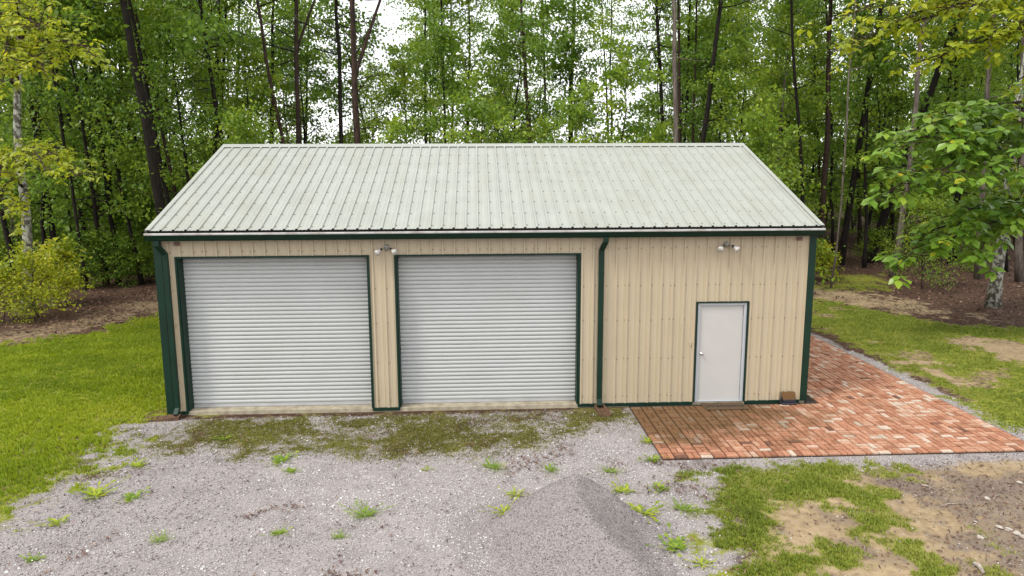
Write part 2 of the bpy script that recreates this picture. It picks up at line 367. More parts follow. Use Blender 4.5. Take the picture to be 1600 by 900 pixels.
MOSS = W([(300, 650), (980, 636), (985, 650), (900, 668), (835, 690), (700, 706), (560, 690), (480, 684), (400, 694), (330, 690), (240, 700), (235, 680), (300, 668)])
SANDZ = W([(1165, 718), (1900, 700), (1900, 1100), (1100, 1100), (1150, 880), (1160, 800)])
MULCHZ = W([(1325, 728), (1700, 715), (1800, 900), (1560, 905), (1500, 840), (1475, 790), (1400, 768), (1345, 765)])
GRAVEL = np.concatenate([np.array([(-1.6, -0.1), (9.3, -0.1), (9.3, -2.7), (16.9, -2.7), (16.9, -3.14)]), W([(1330, 722), (1120, 728), (1128, 770), (1150, 815), (1148, 860), (1165, 905), (1190, 1000)]), np.array([(8.5, -9.5), (-6, -9.5), (-2.2, -5.8)])])
STRIPG = np.array([(15.8, -3.0), (16.35, -3.0), (16.25, 2), (16.1, 4.5), (16.05, 9.4), (15.8, 9.4)])
PATH_R = W([(1262, 446), (1330, 452), (1440, 470), (1560, 497), (1450, 492), (1262, 462)])
PATH_L = W([(-300, 580), (0, 510), (130, 490), (260, 452), (330, 446), (330, 475), (250, 487), (120, 522), (0, 540)])
PATCH_G3 = W([(1270, 495), (1330, 505), (1330, 515), (1275, 508)])

def zone_masks(x, y):
    n1 = fbm(x, y, 0.9, 3)-0.5; n2 = fbm(x, y, 3.0, 9)-0.5; n3 = fbm(x, y, 7.0, 12, 3)-0.5
    wob = n1*1.0+n2*0.45
    def soft(poly, w=0.5, wb=0.9, brk=1.5, hard=0.65):
        """wide ramp across the outline, broken up by fine noise into ragged clumps"""
        m = np.clip(0.5+(poly_sd(x, y, poly)+wob*wb)/(2*w), 0, 1)
        return hard*sstep(0.30, 0.70, m+(n2*0.8+n3*0.7)*brk*(1-np.abs(2*m-1)*0.85))+(1-hard)*m
    z = {}
    g = soft(LAWN_L, 1.05, 1.0, 1.9)
    gr = soft(LAWN_R, 0.5, 0.8)
    for bpoly in BARE_R: gr = gr*(1-soft(bpoly, 0.6, 1.4))
    thin = fbm(x, y, 0.8, 41)*0.6+fbm(x, y, 3.5, 43)*0.4
    gr = gr*np.clip(0.25+1.3*sstep(0.30, 0.56, thin), 0.0, 1.0)
    pt = soft(PATCH, 0.55, 0.9)*np.clip(0.5+0.8*sstep(0.32, 0.58, fbm(x, y, 2.2, 44)), 0, 1)
    p2 = soft(PATCH2, 0.4, 0.7)*0.85
    gs = np.maximum.reduce([g, gr, pt, p2, 0.8*soft(STRIP_R, 0.9, 2)])
    for tx, ty in TUFTS: gs = np.maximum(gs, sstep(0.30, 0.05, np.hypot(x-tx, (y-ty))+n2*0.45+n3*0.2)*0.9)
    gs = np.maximum(gs, 0.75*sstep(0.60, 0.70, fbm(x, y, 1.7, 45)+n3*0.12)*sstep(8.6, 9.6, x)*sstep(-3.1, -3.4, y)*sstep(13.5, 12, x))
    z['grass'] = np.clip(gs, 0, 1)
    z['moss'] = np.maximum(np.clip(1.35*soft(MOSS, 0.75, 1.0, 1.5, 0.35), 0, 1)*np.clip(0.5+0.8*sstep(0.3, 0.6, fbm(x, y, 1.6, 77))+0.8*n3, 0, 1), 0.6*sstep(-1.3, 0.2, poly_sd(x, y, LAWN_L)+wob*1.2)*sstep(0.42, 0.60, fbm(x, y, 2.4, 78)+n3*0.2)*(y < 0.3))
    gv = np.maximum(sstep(-0.30, 0.2, poly_sd(x, y, GRAVEL)+wob*0.5), sstep(-0.12, 0.1, poly_sd(x, y, STRIPG)+n2*0.4)*np.clip(1.15-0.9*sstep(2.5, 6.5, y)*fbm(x, y, 1.2, 5)*1.6, 0, 1))
    foot = sstep(-0.38, -0.06, y+n2*0.25)*sstep(9.25, 9.0, x)*sstep(-0.3, 0.2, x)*sstep(0.5, 0.0, y)      # bare wet soil along the slab
    z['gravel'] = gv*(1-foot)
    sand = np.maximum.reduce([soft(SANDZ, 0.5, 0.5), *[soft(q, 0.7, 1.2) for q in BARE_R], 0.85*soft(PATH_R, 1.0, 2.0), 0.5*soft(PATH_L, 1.0, 2.2)])
    z['sand'] = np.clip(sand*np.where(y < -2, 1.15, 0.75+0.9*(fbm(x, y, 1.1, 46)-0.35)), 0, 1)
    z['mulch'] = np.maximum(soft(MULCHZ, 0.8, 1.2)*(0.35+0.95*fbm(x, y, 1.5, 47)), 0.6*sstep(0.53, 0.72, fbm(x, y, 1.4, 88)+n3*0.25)*sstep(0.0, 0.5, poly_sd(x, y, SANDZ)))
    near_r = sstep(-0.5, 0.5, poly_sd(x, y, LAWN_R))
    z['sand'] = np.maximum(z['sand'], near_r*0.55)
    return z

def ground_z(x, y):
    d = np.maximum.reduce([np.zeros_like(x), -x-1, x-GL-4, y-10])       # away from the garage
    base = -0.075 + 0.02*sstep(-1.5, -6, y)
    und = (fbm(x, y, 0.35, 20)-0.5)*0.10 + (fbm(x, y, 1.4, 21)-0.5)*0.05
    far = (fbm(x, y, 0.05, 22)-0.5)*1.2*sstep(12, 60, d)
    flat = sstep(0.0, 0.6, np.maximum.reduce([PATIO[0]-0.25-x, x-PATIO[1]-0.4, PATIO[2]-0.3-y, y-PATIO[3]-0.3]))   # level bed below the patio
    return base + und*flat*sstep(-0.2, 0.8, np.maximum(-y, d)) + far

def axis(lo, hi, step, far0, far1):
    fine = np.arange(lo, hi+1e-6, step)
    def grow(d0, total):
        out = []; s = step; p = 0
        while p < total: s *= 1.16; p += s; out.append(p)
        return np.array(out)
    return np.concatenate([(lo-grow(step, far0))[::-1], fine, hi+grow(step, far1)])
gx = axis(-9, 25, 0.09, 500, 500); gy = axis(-7.5, 13, 0.09, 60, 600)
GX, GY = np.meshgrid(gx, gy); fxg, fyg = GX.ravel(), GY.ravel()
gz = ground_z(fxg, fyg)
nx, ny = len(gx), len(gy)
idx = np.arange(nx*ny).reshape(ny, nx)
Fg = np.stack([idx[:-1, :-1], idx[:-1, 1:], idx[1:, 1:], idx[1:, :-1]], -1).reshape(-1, 4)
gme = mesh_np('ground', np.stack([fxg, fyg, gz], -1), Fg, MAT['ground'], smooth=True)
for nm, arr in zone_masks(fxg, fyg).items():
    a = gme.attributes.new(nm, 'FLOAT', 'POINT'); a.data.foreach_set('value', arr.astype(np.float32))
ground = tag(obj('ground', gme), kind='structure')

# ------------------------------------------------------------------ brick patio
patio = tag(MB().box(PATIO[0]+0.01, PATIO[1]-0.01, PATIO[2]+0.01, -0.012, -0.14, -0.052).box(GL+0.06, PATIO[1]-0.01, -0.012, PATIO[3]-0.01, -0.14, -0.052).build('brick_patio', MAT['black']), kind='structure')
patio.data.materials[0] = paint('joint_sand', (0.022, 0.016, 0.010), 1.0, 0.4, 20.0)
def brick_mesh(seed, tone):
    r = random.Random(seed)
    L, Wd, H, bv = 0.196, 0.0905, 0.055, 0.008
    m = MB().box(-L/2, L/2, -Wd/2, Wd/2, -H, 0)
    me = m.mesh('brick', MAT['brick'])
    bm = bmesh.new(); bm.from_mesh(me)
    top = [e for e in bm.edges if all(v.co.z > -0.001 for v in e.verts)]
    bmesh.ops.bevel(bm, geom=top, offset=bv, segments=1, affect='EDGES')
    for v in bm.verts:
        v.co.x += r.uniform(-0.002, 0.002); v.co.y += r.uniform(-0.002, 0.002); v.co.z += r.uniform(-0.0015, 0.0015)
    bm.to_mesh(me); bm.free()
    a = me.attributes.new('tone', 'FLOAT', 'POINT'); a.data.foreach_set('value', np.full(len(me.vertices), tone, np.float32))
    return me
BRICKS = [brick_mesh(k, t) for k, t in enumerate([0.03, 0.14, 0.24, 0.32, 0.4, 0.47, 0.54, 0.6, 0.66, 0.72, 0.78, 0.85, 0.92, 1.0])]
BV = [np.array([v.co[:] for v in me.vertices]) for me in BRICKS]
BF = [[tuple(p.vertices) for p in me.polygons] for me in BRICKS]
CELL = 0.219
spots = []
ncx = int((PATIO[1]-PATIO[0])/CELL)+1; ncy = int((PATIO[3]-PATIO[2])/CELL)
for i in range(ncx):
    for j in range(ncy):
        cx, cy = PATIO[0]+CELL*(i+0.5), PATIO[2]+CELL*(j+0.5)
        if cx-CELL/2 < GL+0.10 and cy+CELL/2 > -0.02: continue
        if cx+CELL/2 > PATIO[1]+0.1: continue
        flip = (i+j) % 2 == 0
        if random.random() < 0.10: flip = not flip
        for s in (-1, 1):
            q = 0.0520*s
            spots.append((cx+(q if flip else 0), cy+(0 if flip else q), math.pi/2 if flip else 0.0))
random.shuffle(spots)
def px_size(s):
    d = np.array([s[0], s[1], 0])-CAM; dep = d@AX_F; px = 800+FX*(d@AX_R)/dep
    return (-dep if 0 < px < 1600 else -1000-dep)
spots.sort(key=px_size, reverse=True)
SV, SF, ST = [], [], []
TONEP = [0.12]+[0.3]*2+[0.38]*3
for k, (x, y, rz) in enumerate(spots):
    warm = fbm(np.array([x]), np.array([y]), 0.8, 60)[0]
    lift = 3 if x > 12.5 else 0
    b = int(np.clip(random.gauss(6.6+lift*0.7+5*(warm-0.5), 2.9) if random.random() > 0.05 else random.uniform(0, 14), 0, 13))
    z = -0.022+random.uniform(-0.004, 0.004); a = rz+random.uniform(-0.02, 0.02)
    if k < 300:
        obj('brick', BRICKS[b], patio, (x, y, z), (random.uniform(-0.012, 0.012), random.uniform(-0.012, 0.012), a))
    else:
        c, s = math.cos(a), math.sin(a); v = BV[b]; tx, ty = random.uniform(-0.012, 0.012), random.uniform(-0.012, 0.012)
        n0 = len(SV)
        for p in v: SV.append((x+c*p[0]-s*p[1], y+s*p[0]+c*p[1], z+p[2]+tx*p[0]+ty*p[1]))
        SF += [tuple(i+n0 for i in f) for f in BF[b]]; ST += [float(BRICKS[b].attributes['tone'].data[0].value)]*len(v)
me = bpy.data.meshes.new('paving_bricks'); me.from_pydata(SV, [], SF); me.update(); me.materials.append(MAT['brick'])
a = me.attributes.new('tone', 'FLOAT', 'POINT'); a.data.foreach_set('value', np.array(ST, np.float32))
tag(obj('paving_bricks', me, patio), kind='stuff')

# ------------------------------------------------------------------ garage
RIDGE_Y, RIDGE_Z = 4.33, 5.35
EAVE_Y, EAVE_Z = -0.245, 3.632
SLOPE = math.atan2(RIDGE_Z-EAVE_Z, RIDGE_Y-EAVE_Y)
WALL_TOP = 3.50
OPEN = [(0.38, 4.02, 3.08), (4.57, 8.17, 3.08), (10.585, 11.595, 2.075)]     # x0 x1 top of the openings in the front wall
garage = tag(empty('garage', (GL/2, GD/2, 0)), 'beige metal garage with pale green ribbed roof and two roller doors', 'garage')
garage_inv = Vector((-GL/2, -GD/2, 0))
def gpart(o):
    o.parent = garage; o.location = Vector(o.location)+garage_inv; return o

PITCH_R = 0.2286
def rib_profile(x0, x1):
    """(x, height) along the cladding: a major rib every 9 in, two low ribs between"""
    pts = []
    k = math.floor(x0/PITCH_R)-1
    while k*PITCH_R < x1+PITCH_R:
        c = k*PITCH_R
        for dx, h in ((-0.027, 0), (-0.015, 0.027), (0.015, 0.027), (0.024, 0)): pts.append((c+dx, h))
        for m in (0.076, 0.152):
            for dx, h in ((-0.014, 0), (-0.007, 0.004), (0.007, 0.004), (0.014, 0)): pts.append((c+m+dx, h))
        k += 1
    out = []
    for i in range(len(pts)-1):
        (a, ha), (b, hb) = pts[i], pts[i+1]
        for q in (x0, x1):
            if a < q < b: out.append((q, ha+(hb-ha)*(q-a)/(b-a)))
        if x0 <= b <= x1: out.append((b, hb))
    return sorted(set(out))

def clad_panel(x0, x1, z0f, z1f, opens=(), mat=None):
    """ribbed sheet in the xz plane, ribs towards -y; z ranges may vary with x"""
    pr = rib_profile(x0, x1)
    for o in opens:
        for q in (o[0], o[1]):
            if x0 < q < x1:
                for i in range(len(pr)-1):
                    if pr[i][0] < q < pr[i+1][0]:
                        t = (q-pr[i][0])/(pr[i+1][0]-pr[i][0]); pr.insert(i+1, (q, pr[i][1]*(1-t)+pr[i+1][1]*t)); break
    mb = MB()
    for (a, ha), (b, hb) in zip(pr[:-1], pr[1:]):
        if b-a < 1e-6: continue
        mid = (a+b)/2; lo = [z0f(a), z0f(b)]
        for o in opens:
            if o[0] < mid < o[1]: lo = [o[2], o[2]]
        if lo[0] >= z1f(mid)-0.01: continue
        mb.add([(a, -ha, lo[0]), (b, -hb, lo[1]), (b, -hb, z1f(b)), (a, -ha, z1f(a))], [(0, 1, 2, 3)])
    return mb.mesh('panel', mat)

# wall: sheathing behind the cladding, panels as pieces
wm = MB()
T0, T1 = 0.004, 0.16
xs = [0.003]+[q for o in OPEN for q in (o[0], o[1])]+[GL-0.003]
for i in range(0, len(xs), 2): wm.box(xs[i], xs[i+1], T0, T1, 0.0, WALL_TOP)
for o in OPEN: wm.box(o[0], o[1], T0, T1, o[2], WALL_TOP)
wm.box(0.003, 0.15, T1, GD-0.004, 0, WALL_TOP); wm.box(GL-0.15, GL-0.003, T1, GD-0.004, 0, WALL_TOP); wm.box(0.15, GL-0.15, GD-0.15, GD-0.004, 0, WALL_TOP)
for xa in (0.003, GL-0.15):     # gables
    wm.add([(xa, 0.01, WALL_TOP), (xa+0.147, 0.01, WALL_TOP), (xa, GD-0.01, WALL_TOP), (xa+0.147, GD-0.01, WALL_TOP), (xa, RIDGE_Y, RIDGE_Z-0.12), (xa+0.147, RIDGE_Y, RIDGE_Z-0.12)],
           [(0, 2, 4), (1, 5, 3), (0, 4, 5, 1), (2, 3, 5, 4), (0, 1, 3, 2)])
wall = gpart(wm.build('wall', MAT['wall']))
def wpart(o): o.parent = wall; return o      # wall sits at garage origin offset; its children are in wall coordinates
x = 0.0
while x < GL-0.05:
    x1 = min(x+4*PITCH_R, GL)
    wpart(obj('panel', clad_panel(x, x1, lambda q: 0.012, lambda q: WALL_TOP, OPEN, MAT['wall'])))
    x = x1
gab = lambda q: WALL_TOP+(RIDGE_Z-0.1-WALL_TOP)*(1-abs(q-GD/2)/(GD/2))
for side in (0, 1):
    x = 0.0
    while x < GD-0.05:
        x1 = min(x+4*PITCH_R, GD)
        me = clad_panel(x, x1, lambda q: 0.012, gab, (), MAT['wall'])
        o = wpart(obj('panel', me))
        if side == 0: o.location = (0, GD, 0); o.rotation_euler = (0, 0, -math.pi/2)
        else: o.location = (GL, 0, 0); o.rotation_euler = (0, 0, math.pi/2)
        x = x1
x = 0.0
while x < GL-0.05:
    x1 = min(x+4*PITCH_R, GL)
    o = wpart(obj('panel', clad_panel(x, x1, lambda q: 0.012, lambda q: WALL_TOP, (), MAT['wall']))); o.location = (GL, GD, 0); o.rotation_euler = (0, 0, math.pi); x = x1
# cladding screws in rows
sv = MB()
for zr in (0.16, 0.95, 1.75, 2.45, 3.2):
    for k in range(int(GL/PITCH_R)+1):
        for dx in (0.04, -0.045):
            q = k*PITCH_R+dx
            if q < 0.2 or q > GL-0.15 or any(o[0]-0.06 < q < o[1]+0.06 and zr < o[2]+0.06 for o in OPEN) or (dx < 0 and k % 4): continue
            zz = zr+random.uniform(-0.012, 0.012)
            sv.lathe([(0.0001, 0.012), (0.010, 0.008), (0.014, 0.0)], 5, Matrix.Translation((q, -0.001, zz)) @ Matrix.Rotation(math.pi/2, 4, 'X'))
tag(wpart(sv.build('screws', paint('wall_screw', (0.20, 0.16, 0.10), 0.5))), kind='stuff')

# foundation slab
gpart(MB().box(-0.005, GL+0.005, 0.0025, GD+0.005, -0.25, 0.0085).build('foundation', MAT['concrete'], bevel=0.006))
# green trim
def trim(name, *boxes, bev=0.004):
    m = MB()
    for b in boxes: m.box(*b)
    return gpart(m.build(name, MAT['green'], bevel=bev))
trim('corner_trim', (-0.03, 0.115, -0.034, -0.024, -0.03, WALL_TOP), (-0.034, -0.024, -0.034, 0.12, -0.03, WALL_TOP))
trim('corner_trim', (GL-0.115, GL+0.03, -0.034, -0.024, 0.0, WALL_TOP), (GL+0.024, GL+0.034, -0.034, 0.12, 0.0, WALL_TOP))
trim('corner_trim', (-0.034, 0.1, GD+0.024, GD+0.034, 0, WALL_TOP), (-0.034, -0.024, GD-0.1, GD+0.024, 0, WALL_TOP))
trim('corner_trim', (GL-0.1, GL+0.034, GD+0.024, GD+0.034, 0, WALL_TOP), (GL+0.024, GL+0.034, GD-0.1, GD+0.024, 0, WALL_TOP))
for xa, xb in ((0.12, OPEN[0][0]-0.001), (OPEN[0][1]+0.001, OPEN[1][0]-0.001), (OPEN[1][1]+0.001, OPEN[2][0]-0.04), (OPEN[2][1]+0.04, GL-0.118)):
    trim('base_trim', (xa, xb, -0.03, -0.002, -0.045, 0.020), bev=0.003)
for o in OPEN[:2]:
    w = 0.035
    trim('door_trim', (o[0]-w, o[0], -0.029, 0.165, 0.0095, o[2]), (o[1], o[1]+w, -0.029, 0.165, 0.0095, o[2]), (o[0]-w, o[1]+w, -0.031, 0.165, o[2]+0.0005, o[2]+w), bev=0.0)
    # jamb lining and guide rails
    for ja in (o[0]+0.0005, o[1]-0.02): gpart(MB().box(ja, ja+0.0195, 0.0, 0.26, 0.0095, o[2]-0.001).build('jamb', MAT['green']))
    rd = gpart(MB().box(o[0]+0.02, o[1]-0.02, 0.262, 0.30, 0.0095, o[2]+0.1).build('roller_door', MAT['black']))
    n_sl = 37; z0 = 0.075; ph = (o[2]+0.05-z0)/n_sl
    prof = [(0.0, 0.000), (-0.004, 0.004)]+[(-0.004-0.017*math.sin(math.pi*t)**0.55, 0.006+(ph-0.012)*t) for t in (0.12, 0.3, 0.5, 0.7, 0.88)]+[(-0.004, ph-0.003), (0.0, ph-0.001)]
    me = MB().prism([(y, z) for y, z in prof]+[(0.006, ph-0.001), (0.006, 0)], o[0]+0.021, o[1]-0.021).mesh('slat', MAT['slat'])
    for k in range(n_sl):
        obj('slat', me, rd, (0, 0.25+random.uniform(-0.0012, 0.0012), z0+k*ph))
    MB().box(o[0]+0.022, o[1]-0.022, 0.222, 0.262, 0.013, 0.05).box(o[0]+0.022, o[1]-0.022, 0.235, 0.262, 0.05, 0.074).build('bottom_bar', paint('bar', (0.36, 0.36, 0.36), 0.4), rd, bevel=0.004)
    MB().box(o[0]+0.02, o[1]-0.02, 0.165, 0.262, o[2]-0.02, o[2]+0.10).build('hood', MAT['green'], rd)

# entrance door
o = OPEN[2]
dr = gpart(MB().box(o[0]+0.062, o[1]-0.062, 0.030, 0.075, 0.028, o[2]-0.062).build('door', MAT['doorwhite'], bevel=0.003))
fr = MB(); fr.box(o[0]+0.001, o[0]+0.055, -0.006, 0.12, 0.0095, o[2]-0.001).box(o[1]-0.055, o[1]-0.001, -0.006, 0.12, 0.0095, o[2]-0.001).box(o[0]+0.055, o[1]-0.055, -0.006, 0.12, o[2]-0.055, o[2]-0.001)
fr.box(o[0]+0.055, o[1]-0.055, -0.006, 0.12, 0.0095, 0.026)
fr.build('frame', MAT['framewhite'], dr, bevel=0.003)
t = MB(); t.box(o[0]-0.032, o[0]+0.0005, -0.031, 0.0, 0.0095, o[2]).box(o[1]-0.0005, o[1]+0.032, -0.031, 0.0, 0.0095, o[2]).box(o[0]-0.032, o[1]+0.032, -0.033, 0.0, o[2]+0.0005, o[2]+0.032)
t.build('trim', MAT['green'], dr)
kx, kz = o[0]+0.125, 1.02
KM = Matrix.Translation((kx, 0.030, kz)) @ Matrix.Rotation(math.pi/2, 4, 'X')
MB().lathe([(0.0001, 0.062), (0.017, 0.060), (0.027, 0.050), (0.028, 0.040), (0.018, 0.028), (0.011, 0.022), (0.011, 0.008), (0.032, 0.006), (0.033, 0.0)], 16, KM).build('knob', MAT['chrome'], dr, smooth=True)
for hz in (0.25, 1.0, 1.8): MB().tube([(o[1]-0.058, 0.024, hz), (o[1]-0.058, 0.024, hz+0.1)], [0.006, 0.006], 6).build('hinge', MAT['chrome'], dr)
gpart(MB().box(10.44, 10.475, -0.03, -0.001, 1.20, 1.28).build('doorbell', MAT['wall'], bevel=0.004))

# roof
def roof_pt(x, t, h=0.0, back=False):
    """t metres up the slope from the eave, h above the sheet"""
    y = EAVE_Y+t*math.cos(SLOPE)-h*math.sin(SLOPE); z = EAVE_Z+t*math.sin(SLOPE)+h*math.cos(SLOPE)
    return (x, (2*RIDGE_Y-y) if back else y, z)
SL = (RIDGE_Y-EAVE_Y)/math.cos(SLOPE)
RX0, RX1 = -0.04, GL+0.04
rm = MB()
for bk in (False, True):
    V = [roof_pt(xx, tt, hh, bk) for xx in (RX0+0.03, RX1-0.03) for tt, hh in ((0.02, -0.004), (SL-0.003, -0.004), (SL-0.003, -0.09), (0.02, -0.09))]
    rm.add(V, [(0, 1, 2, 3), (4, 7, 6, 5), (0, 4, 5, 1), (1, 5, 6, 2), (2, 6, 7, 3), (3, 7, 4, 0)])
roof = gpart(rm.build('roof', MAT['black']))  # black deck colour paints in the shade below the sheet ends at the eave
def roof_panel(x0, x1, bk):
    pr = rib_profile(x0, x1); mb = MB(); n = len(pr)
    V = [roof_pt(xx, 0.0, h+0.002, bk) for xx, h in pr]+[roof_pt(xx, SL-0.012, h+0.002, bk) for xx, h in pr]
    F = [(i, i+1, n+i+1, n+i) for i in range(n-1)]
    V += [roof_pt(xx, 0.0, h-0.002, bk) for xx, h in pr]; F += [(2*n+i, 2*n+i+1, i+1, i) for i in range(n-1)]
    return mb.add(V, F).mesh('panel', MAT['roof'])
for bk in (False, True):
    x = RX0
    while x < RX1-0.02:
        x1 = min((math.floor(x/(4*PITCH_R)+1e-6)+1)*4*PITCH_R, RX1)
        obj('panel', roof_panel(x, x1, bk), roof); x = x1
rs = MB()
RMX = Matrix.Rotation(SLOPE, 4, 'X')
for r_ in range(9):
    tt = 0.14+r_*(SL-0.35)/8
    for k in range(int(GL/PITCH_R)+1):
        q = k*PITCH_R+0.045+random.uniform(-0.006, 0.006)
        if random.random() < 0.06: continue
        rs.lathe([(0.0001, 0.014), (0.010, 0.012), (0.011, 0.004), (0.017, 0.003), (0.019, 0.0)], 6, Matrix.Translation(roof_pt(q, tt+random.uniform(-0.015, 0.015), 0.002)) @ RMX)
tag(rs.build('screws', MAT['screw'], roof), kind='stuff')
# ridge cap: bent sheet over the top with a dark closure strip below its edge
cap = [roof_pt(0, SL-0.20, 0.022)[1:], roof_pt(0, SL-0.20, 0.028)[1:], (RIDGE_Y, RIDGE_Z+0.035), (2*RIDGE_Y-roof_pt(0, SL-0.20, 0.028)[1], roof_pt(0, SL-0.20, 0.028)[2]), (2*RIDGE_Y-roof_pt(0, SL-0.20, 0.022)[1], roof_pt(0, SL-0.20, 0.022)[2]), (RIDGE_Y, RIDGE_Z+0.027)]
MB().prism(cap, RX0-0.015, RX1+0.015).build('ridge_cap', MAT['roof'], roof)
cl = MB()
for bk in (False, True):
    V = [roof_pt(xx, tt, hh, bk) for xx in (RX0, RX1) for tt, hh in ((SL-0.17, 0.003), (SL-0.14, 0.003), (SL-0.14, 0.021), (SL-0.17, 0.021))]
    cl.add(V, [(0, 1, 2, 3), (4, 7, 6, 5), (0, 4, 5, 1), (1, 5, 6, 2), (2, 6, 7, 3), (3, 7, 4, 0)])
cl.build('closure_strip', MAT['black'], roof)
for xa in (RX0, RX1):      # rake trim
    s = -1 if xa < 1 else 1
    m = MB()
    for bk in (False, True):
        a0, a1 = (xa-0.012*s, xa+0.014*s)
        V = [roof_pt(xx, tt, hh, bk) for xx in (a0-0.06*s, a1) for tt, hh in ((-0.01, 0.021), (SL-0.2, 0.021), (SL-0.2, 0.026), (-0.01, 0.026))]
        m.add(V, [(0, 1, 2, 3), (4, 7, 6, 5), (0, 4, 5, 1), (1, 5, 6, 2), (2, 6, 7, 3), (3, 7, 4, 0)])
        V = [roof_pt(xx, tt, hh, bk) for xx in (a1, a1+0.005*s) for tt, hh in ((-0.01, 0.026), (SL-0.01, 0.026), (SL-0.01, -0.13), (-0.01, -0.13))]
        m.add(V, [(0, 1, 2, 3), (4, 7, 6, 5), (0, 4, 5, 1), (1, 5, 6, 2), (2, 6, 7, 3), (3, 7, 4, 0)])
    m.build('rake_trim', MAT['roof'], roof)
# fascia, soffit, gutter
gpart(MB().box(-0.02, GL+0.02, -0.16, -0.135, 3.43, 3.575).box(-0.02, GL+0.02, -0.135, 0.0, 3.455, 3.475).build('fascia', MAT['green']))
gpart(MB().box(-0.02, GL+0.02, GD+0.135, GD+0.16, 3.43, 3.575).box(-0.02, GL+0.02, GD, GD+0.135, 3.455, 3.475).build('fascia', MAT['green']))
GX0, GX1 = -0.07, GL+0.07
def gutter_profile(w=0.003):
    out = [(-0.161, 3.565), (-0.161, 3.445), (-0.235, 3.445), (-0.252, 3.47), (-0.262, 3.50), (-0.285, 3.525), (-0.292, 3.552)]
    inn = [(y+w*1.2, z+w) for y, z in out[::-1]]
    inn[-1] = (-0.164, 3.565); inn[-2] = (-0.164, 3.449)
    return out+inn
gut = gpart(MB().prism(gutter_profile(), GX0, GX1).build('gutter', MAT['green']))
MB().prism([(-0.298, 3.552), (-0.2985, 3.577), (-0.288, 3.588), (-0.268, 3.589), (-0.268, 3.586), (-0.285, 3.584), (-0.289, 3.552)], GX0, GX1).build('lip', MAT['lip'], gut)  # top bead of the green gutter, sky reflection painted in as pale colour
for xa in (GX0-0.004, GX1):
    MB().prism([(-0.161, 3.575), (-0.161, 3.444), (-0.236, 3.444), (-0.253, 3.47), (-0.263, 3.50), (-0.287, 3.525), (-0.294, 3.58)], xa, xa+0.004).build('end_cap', MAT['green'], gut)
# leaf and needle debris lying in and on the gutter
n = 2600
dx = np.concatenate([rng.normal(5.2, 1.6, 1300), rng.normal(8.5, 1.3, 800), rng.uniform(0.2, 12.7, 500)]); dx = np.clip(dx, 0.05, GL-0.05)
dy = rng.uniform(-0.290, -0.17, n); dz = 3.582+rng.normal(0, 0.006, n)+0.012*fbm(dx, dx*0, 2.0, 5); dz = np.where(dy > -0.265, dz-0.012, dz+0.004)
ang = rng.uniform(0, math.pi, n); ln = rng.uniform(0.01, 0.05, n); wd = rng.uniform(0.003, 0.008, n)
C, S = np.cos(ang), np.sin(ang)*0.6
V = np.stack([np.stack([dx-C*ln/2, dy-S*ln/2, dz], -1), np.stack([dx+S*wd, dy-C*wd, dz+0.003], -1), np.stack([dx+C*ln/2, dy+S*ln/2, dz+rng.uniform(0, 0.012, n)], -1), np.stack([dx-S*wd, dy+C*wd, dz+0.002], -1)], 1).reshape(-1, 3)
tag(obj('gutter_litter', mesh_np('gutter_litter', V, np.arange(4*n).reshape(n, 4), MAT['needles_dry'], np.repeat(rng.random(n), 4))), 'brown needles and dead leaves lying along the front gutter', 'leaf litter', kind='stuff')

def downspout(x, xtop, zbot, kick=True):
    hw, hd = 0.05, 0.036
    path = [(xtop, -0.225, 3.446), (xtop, -0.225, 3.36), ((x+xtop)/2, -0.14, 3.26), (x, -0.078, 3.17), (x, -0.072, 3.05), (x, -0.072, zbot+0.16), (x, -0.078, zbot+0.10), (x, -0.19, zbot)]
    V, F = [], []
    for i, p in enumerate(path):
        p = Vector(p); d = (Vector(path[min(i+1, len(path)-1)])-Vector(path[max(i-1, 0)])).normalized()
        a = Vector((1, 0, 0)); a = (a-d*a.dot(d)).normalized(); b = d.cross(a)
        for sa, sb in ((-1, -0.7), (-0.7, -1), (0.7, -1), (1, -0.7), (1, 0.7), (0.7, 1), (-0.7, 1), (-1, 0.7)): V.append(tuple(p+a*hw*sa+b*hd*sb))
    m = len(path)
    F = [(i*8+k, i*8+(k+1) % 8, (i+1)*8+(k+1) % 8, (i+1)*8+k) for i in range(m-1) for k in range(8)]+[tuple(range(8)), tuple((m-1)*8+k for k in range(8))]
    ds = gpart(MB().add(V, F).build('downspout', MAT['green']))
    for z in (0.6, 2.7): MB().box(x-hw-0.004, x+hw+0.004, -0.1115, -0.034, z, z+0.03).build('strap', MAT['green'], ds)
    return ds
downspout(0.20, 0.12, 0.0)
downspout(8.60, 8.66, 0.02)
for xx in (0.42, 12.58): gpart(MB().box(xx-0.05, xx+0.05, -0.07, -0.02, 3.33, 3.40).box(xx-0.02, xx+0.03, -0.085, -0.07, 3.345, 3.385).build('eave_box', MAT['eavebox'], bevel=0.008))

